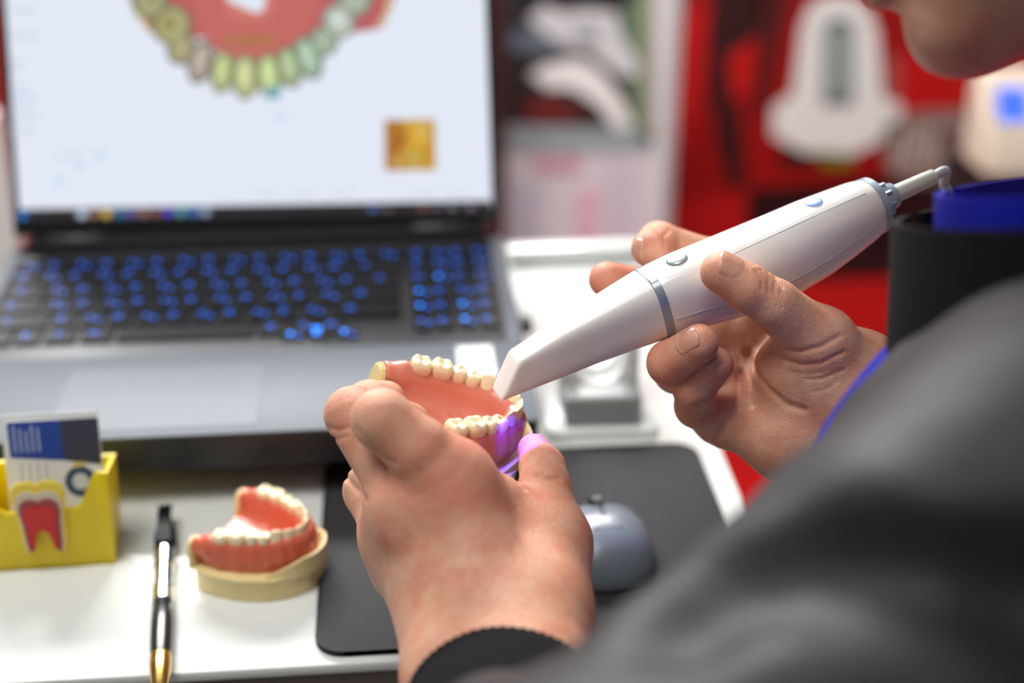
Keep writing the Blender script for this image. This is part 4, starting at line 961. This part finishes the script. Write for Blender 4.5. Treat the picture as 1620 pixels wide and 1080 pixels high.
# ---- head, neck, torso core (mostly inside the clothes)
HC = M(180, 212, 470)
fd = -0.70*RGT-0.34*UPV+0.60*FWD; fd /= np.linalg.norm(fd)                # where the face looks
hu_ = -0.34*RGT+0.90*UPV+0.10*FWD; hu_ -= fd*np.dot(hu_, fd); hu_ /= np.linalg.norm(hu_)
hs_ = np.cross(fd, hu_)
HAX = np.stack([fd, hs_, hu_])
def hp(a, b, c): return HC+a*fd+b*hs_+c*hu_
NB = M(262, 28, 488)
def head_sdf(p):
    d = ell(p, hp(-14, 0, 20), (96, 74, 88), HAX)
    d = smin(d, ell(p, hp(26, 0, -38), (58, 56, 62), HAX), 26)           # jaw
    d = smin(d, ell(p, hp(70, 0, -84), (18, 24, 16), HAX), 26)           # chin
    d = smin(d, rc(p, hp(84, 0, 16), hp(104, 0, -18), 6, 11), 9)         # nose
    for s in (-1, 1):
        d = smin(d, ell(p, hp(101, s*11, -21), (8, 8, 7), HAX), 5)
        d = smin(d, ell(p, hp(74, s*36, -14), (18, 20, 16), HAX), 18)    # cheek
        d = smax(d, -ell(p, hp(92, s*33, 12), (16, 17, 11), HAX), 12)    # eye socket
        d = smin(d, ell(p, hp(78, s*33, 11), (12, 14, 12), HAX), 3)      # eyeball under the lid
        d = smin(d, rc(p, hp(86, s*18, 28), hp(76, s*50, 30), 6, 5), 10)  # brow
        d = smin(d, ell(p, hp(-10, s*76, 0), (17, 7, 31), HAX), 5)       # ear
        d = smax(d, -ell(p, hp(-6, s*84, 2), (9, 5, 18), HAX), 4)
    d = smin(d, rc(p, hp(90, -20, -48), hp(90, 20, -48), 5.5, 5.5), 5); d = smin(d, rc(p, hp(86, -18, -60), hp(86, 18, -60), 6.5, 6.5), 5)
    d = smax(d, -rc(p, hp(98, -22, -54), hp(98, 22, -54), 2, 2), 3)
    d = smin(d, rc(p, hp(-26, 0, -52), NB, 48, 50), 22)                   # neck
    d = smin(d, rc(p, NB, M(275, -50, 492), 50, 48), 30)
    return d
hv, hf = mesh_sdf(head_sdf, HC-np.array([190]*3), HC+np.array([190, 190, 130]), 3.0, 2)
hatt = dict(wrinkle_m=np.zeros(len(hv)), wrinkle_u=np.zeros(len(hv)), red=0.25*np.exp(-dot(hv-hp(100, 0, -18), hv-hp(100, 0, -18))/900.0))
# arms and torso core joining hands and head into one body
SHL, ELL = M(172, -50, 400), M(11, -158, 350)
SHR, ELR = M(330, -40, 640), M(330, -160, 640)
def core_sdf(p):
    d = rc(p, Lp['f1'][0], ELL, 25, 38); d = smin(d, rc(p, ELL, SHL, 40, 50), 15)
    d = smin(d, rc(p, Rp['f1'][0], ELR, 29, 38), 10); d = smin(d, rc(p, ELR, SHR, 40, 50), 15)
    d = smin(d, rc(p, SHL, SHR, 44, 44), 30); d = smin(d, rc(p, M(262, -80, 500), M(270, -330, 470), 60, 70), 40)
    return d
cv, cf = mesh_sdf(core_sdf, np.min([SHL, SHR, ELL, ELR, M(300, -330, 480)], 0)-130, np.max([SHL, SHR, ELR, NB, Rp['f1'][0], Lp['f1'][0]], 0)+130, 9.0, 1)
catt = dict(wrinkle_m=np.zeros(len(cv)), wrinkle_u=np.zeros(len(cv)), red=np.zeros(len(cv)))
def joinm(parts):
    vs_, fs, n = [], [], 0; at = {}
    for v, f, a in parts:
        vs_.append(v); fs.append(f+n); n += len(v)
        for k in a: at.setdefault(k, []).append(a[k])
    return np.concatenate(vs_), np.concatenate(fs), {k: np.concatenate(x) for k, x in at.items()}
bv, bf, ba_ = joinm([(lv, lfc, latt), (rv, rfc, ratt), (hv, hf, hatt), (cv, cf, catt)])
me = np_mesh('person', bv*0.001, bf, ba_)
person = link('person', me, skin, None, True)
tag(person, 'person in a black jacket holding the white scanner and a jaw model', 'person')
# ---- fingernails
def nail(sdf, c_px, tip_dir, nrm, wd, ln, lift=0.25, start=9.0):
    c = c_px; n = nrm/np.linalg.norm(nrm); a = tip_dir-n*np.dot(tip_dir, n); a /= np.linalg.norm(a); s = np.cross(n, a)
    nu, nv = 15, 13; pts = []; mask = []
    for i in range(nu):
        for j in range(nv):
            u, v = 2*i/(nu-1)-1, 2*j/(nv-1)-1
            # square -> rounded outline (straighter at the free edge)
            uu = u*(1-0.18*v*v if u > 0 else 1-0.34*v*v); vv = v*(1-0.10*u*u)
            pts.append(c+a*uu*ln/2+s*vv*wd/2+n*start)
    pts = np.array(pts); 
    p0 = pts.copy(); tr = np.zeros(len(pts))
    for _ in range(40):
        tr = np.minimum(tr+np.clip(sdf(pts), -1.5, 1.5)*0.9, 15.0); pts = p0-n*tr[:, None]
    ok = tr < 14.5; med = np.median(tr[ok]); tr = np.where(ok, np.minimum(tr, med+3.2), med+3.2); pts = p0-n*tr[:, None]
    e = 0.3; gr = np.stack([sdf(pts+np.eye(3)[i]*e)-sdf(pts-np.eye(3)[i]*e) for i in range(3)], -1); gr /= np.linalg.norm(gr, axis=1)[:, None]
    U = np.array([2*i/(nu-1)-1 for i in range(nu) for j in range(nv)]); V = np.array([2*j/(nv-1)-1 for i in range(nu) for j in range(nv)])
    # sink the root and the sides into the skin, let the free edge stand off a little
    off = lift+0.35*np.clip(U, 0, 1)**2-0.75*np.clip(-U-0.55, 0, 1)-0.55*np.clip(np.abs(V)-0.75, 0, 1)*2
    top = pts+n*off[:, None]*0.6+gr*off[:, None]*0.4; bot = top-n*0.75
    bm = bmesh.new(); T = [bm.verts.new(p*.001) for p in top]; B = [bm.verts.new(p*.001) for p in bot]
    for i in range(nu-1):
        for j in range(nv-1):
            q = [i*nv+j, (i+1)*nv+j, (i+1)*nv+j+1, i*nv+j+1]
            bm.faces.new([T[k] for k in q]); bm.faces.new([B[k] for k in q[::-1]])
    edge = [i*nv for i in range(nu)]+[(nu-1)*nv+j for j in range(1, nv)]+[i*nv+nv-1 for i in range(nu-2, -1, -1)]+[j for j in range(nv-2, 0, -1)]
    for k in range(len(edge)):
        a1, b1 = edge[k], edge[(k+1) % len(edge)]; bm.faces.new((T[a1], T[b1], B[b1], B[a1]))
    bmesh.ops.recalc_face_normals(bm, faces=bm.faces)
    me = bpy.data.meshes.new('fingernail'); bm.to_mesh(me); bm.free(); me.materials.append(nailm); me.materials.append(naile); me.shade_smooth()
    # pale free edge
    for pl_ in me.polygons:
        cc = np.mean([np.array(me.vertices[v].co) for v in pl_.vertices], 0)*1000
        if np.dot(cc-c, a) > ln*0.475: pl_.material_index = 1
    o = bpy.data.objects.new('fingernail', me); COL.objects.link(o); o.parent = person
    return o
tw = lambda r, u, t: r*RGT+u*UPV-t*FWD
nail(rsdf, Pm(1156, 422, 596), tw(-.94, .30, 0), tw(.22, .60, .76), 13.5, 11.5)
nail(lambda p: chain(p, rf_ring, 2.5), Pm(1086, 535, 600), tw(.95, .22, .0), tw(-.16, .38, .91), 10.5, 10.0)
nail(lambda p: chain(p, rf_pinky, 2.5), Pm(1121, 566, 612), tw(.74, .66, .1), tw(-.50, .45, .74), 8.8, 8.5)
nail(rsdf, Pm(1012, 396, 654), tw(.60, -.25, .76), tw(-.80, .18, .56), 11.0, 10.0)
nail(lsdf, Pm(852, 704, 621), tw(-.45, .85, -.1), tw(.66, .50, .05), 9.0, 8.0)

# ---- clothes
def fnoise(p, sc, seed):
    r = np.random.RandomState(seed); out = np.zeros(len(p))
    for k in range(5):
        d = r.normal(size=3); d /= np.linalg.norm(d); out += np.sin(p@d*2*pi/(sc*(0.7+0.8*r.rand()))+r.rand()*6.28)
    return out/5
jack = mat('jacket_black', srgb(14, 15, 17), 0.55, spec=0.28, sheen=0.05, noise=(60, srgb(23, 24, 27), 0.3), bump=(1400, 0.25, 0.0005))
jack2 = mat('jacket_rib_knit', srgb(10, 11, 16), 0.9, spec=0.1)
blue = mat('shirt_blue', srgb(6, 20, 150), 0.7, spec=0.15, noise=(50, srgb(5, 16, 136), 0.3))
CUFF = Lp['w1'][0]*.5+Lp['w2'][0]*.5
cax = (Pm(792, 1052, 534)-ELL); cax /= np.linalg.norm(cax)
FOLD = None
def jacket_sdf(p):
    d = rc(p, ELL, SHL, 62, 70)
    d = smin(d, rc(p, ELL+cax*82, ELL, 42, 56), 26)
    tor = rc(p, M(195, -14, 462), M(300, -10, 480), 50, 52); tor = smin(tor, rc(p, M(192, -14, 462), M(172, -78, 455), 50, 80), 15); tor = smin(tor, rc(p, M(172, -78, 455), M(215, -190, 455), 80, 110), 30); tor = smin(tor, rc(p, SHL, SHR, 60, 58), 30)
    tor = smin(tor, rc(p, M(215, -190, 455), M(250, -420, 440), 110, 125), 40)
    tor = smin(tor, rc(p, M(275, -40, 505), M(285, -210, 500), 78, 112), 40)
    d = smin(d, tor, 22)
    rs = smin(rc(p, ELR, SHR, 56, 64), rc(p, Rp['f1'][0]*.55+Rp['w1'][0]*.3+Rp['w2'][0]*.15, ELR, 38, 52), 25)
    d = smin(d, rs, 20)
    d = d+2.6*fnoise(p, 75, 3)+1.2*fnoise(p, 34, 5)
    # sleeve folds near the elbow
    if FOLD:
        c = None
        for a, b in zip(FOLD[:-1], FOLD[1:]):
            e = rc(p, a, b, 10, 10); c = e if c is None else np.minimum(c, e)
        d = smax(d, -c, 24)
    d = smax(d, -(rc(p, NB, NB+(hp(-22, 0, -60)-NB)*1.3, 64, 70)), 8)     # neck hole
    return d
fq = [(1090, 960), (1160, 915), (1260, 895), (1380, 898), (1500, 915), (1640, 945)]; fz = np.full(len(fq), 200.0)
for _ in range(40): fz = fz+jacket_sdf(np.array([Pm(x, y, z) for (x, y), z in zip(fq, fz)]))*0.9
FOLD = [Pm(x, y, z+1) for (x, y), z in zip(fq, fz)]
jv, jf = mesh_sdf(jacket_sdf, np.min([SHL, SHR, ELL, ELR, M(250, -420, 440)], 0)-150, np.max([SHL, SHR, ELR, NB, CUFF], 0)+120, 6.0, 2)
jm = np_mesh('jacket', jv*.001, jf); jacket = link('jacket', jm, jack, person, True); jacket['label'] = 'black padded jacket'
# ribbed cuff around the left wrist
def cuff(name, a, b, ra, rb, squash, sdir, m, n=240, amp=0.4, lip=True):
    ax = (b-a)/np.linalg.norm(b-a); s = sdir-ax*np.dot(sdir, ax); s /= np.linalg.norm(s); t = np.cross(ax, s)
    bm = bmesh.new(); rows2 = []
    prof = [(0, 1.0, 0), (.25, 1.04, 1), (.6, 1.03, 1), (.9, 1.01, 1), (.97, 0.99, .6), (1.0, .95, 0), (.99, .90, 0), (.9, .88, 0), (.5, .88, 0)]
    for f, k, rib in prof:
        r = ra+(rb-ra)*f; c = a+(b-a)*f
        rows2.append([bm.verts.new((c+(r*k+amp*rib*cos(2*pi*i/n*(n/4)))*(cos(2*pi*i/n)*s+squash*sin(2*pi*i/n)*t))*.001) for i in range(n)])
    for p, q in zip(rows2[:-1], rows2[1:]):
        for i in range(n): bm.faces.new((p[i], p[(i+1) % n], q[(i+1) % n], q[i]))
    o = frombm(name, bm, m, jacket, True); return o
cuff('cuff', ELL+cax*84, Pm(793, 1098, 527), 44, 34.5, 0.80, RGT, jack2)
rwm = Rp['w1'][0]*.5+Rp['w2'][0]*.5; rfm = Rp['f1'][0]*.5+Rp['f2'][0]*.5
cuff('cuff', rwm+(rfm-rwm)*.75, rwm+(rfm-rwm)*.32, 42, 37, 0.85, UPV, jack2)
# blue shirt showing past the jacket front, with its collar
def shirt_sdf(p):
    d = rc(p, M(190, -30, 496), M(290, -26, 500), 44, 44); d = smin(d, rc(p, M(184, -14, 496), M(176, -70, 496), 46, 70), 15)
    d = smin(d, rc(p, M(176, -70, 496), M(240, -200, 490), 70, 84), 30)
    d = smax(d, -(rc(p, NB, NB+(hp(-22, 0, -60)-NB)*1.3, 58, 66)), 6)
    return d+1.2*fnoise(p, 60, 9)
sv, sf = mesh_sdf(shirt_sdf, M(226, -160, 484)-300, M(250, 60, 486)+200, 6.0, 2)
link('shirt', np_mesh('shirt', sv*.001, sf), blue, person, True)['label'] = 'bright blue shirt under the jacket'
def collar(name, c0, ax, r0, r1, h, m, th=3.0, n=64, gap=0.55, face=None):
    ax = ax/np.linalg.norm(ax); s = face-ax*np.dot(face, ax); s /= np.linalg.norm(s); t = np.cross(ax, s); bm = bmesh.new(); rows3 = []
    prof = [(0, 0), (.3, 0.3), (.7, .7), (.95, .95), (1.0, 1.0)]
    outer = [(f, r0+(r1-r0)*f) for f, _ in prof]; inner = [(f, r0+(r1-r0)*f-th) for f, _ in prof[::-1]]
    for f, r in outer+inner:
        rw = []
        for i in range(n):
            a = gap+(2*pi-2*gap)*i/(n-1)
            rw.append(bm.verts.new((c0+ax*h*f+r*(cos(a)*s+sin(a)*t))*.001))
        rows3.append(rw)
    for p, q in zip(rows3, rows3[1:]+rows3[:1]):
        for i in range(n-1): bm.faces.new((p[i], p[i+1], q[i+1], q[i]))
    bm.faces.new([r[0] for r in rows3]); bm.faces.new([r[-1] for r in rows3][::-1])
    return frombm(name, bm, m, person, True, 60)
nax = hp(-22, 0, -60)-NB; nax /= np.linalg.norm(nax)
colb = mat('collar_black', srgb(11, 11, 13), 0.8, spec=0.15, noise=(80, srgb(9, 9, 11), 0.3))
cax2 = -0.10*RGT+0.985*UPV-0.13*FWD
collar('jacket_collar', M(226, -10, 478), cax2, 98, 92, 58, colb, face=fd, gap=0.06)
collar('shirt_collar', M(230, -3, 482), cax2, 84, 80, 60, blue, face=fd, gap=0.06)
# ---- short hair and brows
hair = mat('hair_dark', srgb(40, 30, 24), 0.6, noise=(300, srgb(60, 46, 36), 0.3), bump=(900, 0.8, 0.002))
def hair_sdf(p):
    d = ell(p, hp(-18, 0, 26), (98, 79, 92), HAX)
    d = smax(d, -rc(p, hp(70, 0, -10), hp(60, 0, -140), 76, 90), 12); d = smax(d, -rc(p, hp(20, -100, -50), hp(20, 100, -50), 62, 62), 10)
    d = smax(d, (HC-p)@hu_-42, 10)
    return d+1.2*fnoise(p, 14, 11)
xv, xf = mesh_sdf(hair_sdf, HC-150, HC+150, 4.0, 1)
link('hair', np_mesh('hair', xv*.001, xf), hair, person, True)
for s in (-1, 1): tube('eyebrow', [hp(92, s*16, 27)/1000, hp(88, s*32, 33)/1000, hp(78, s*48, 29)/1000], [.003, .0036, .002], hair, person, 8, 4)
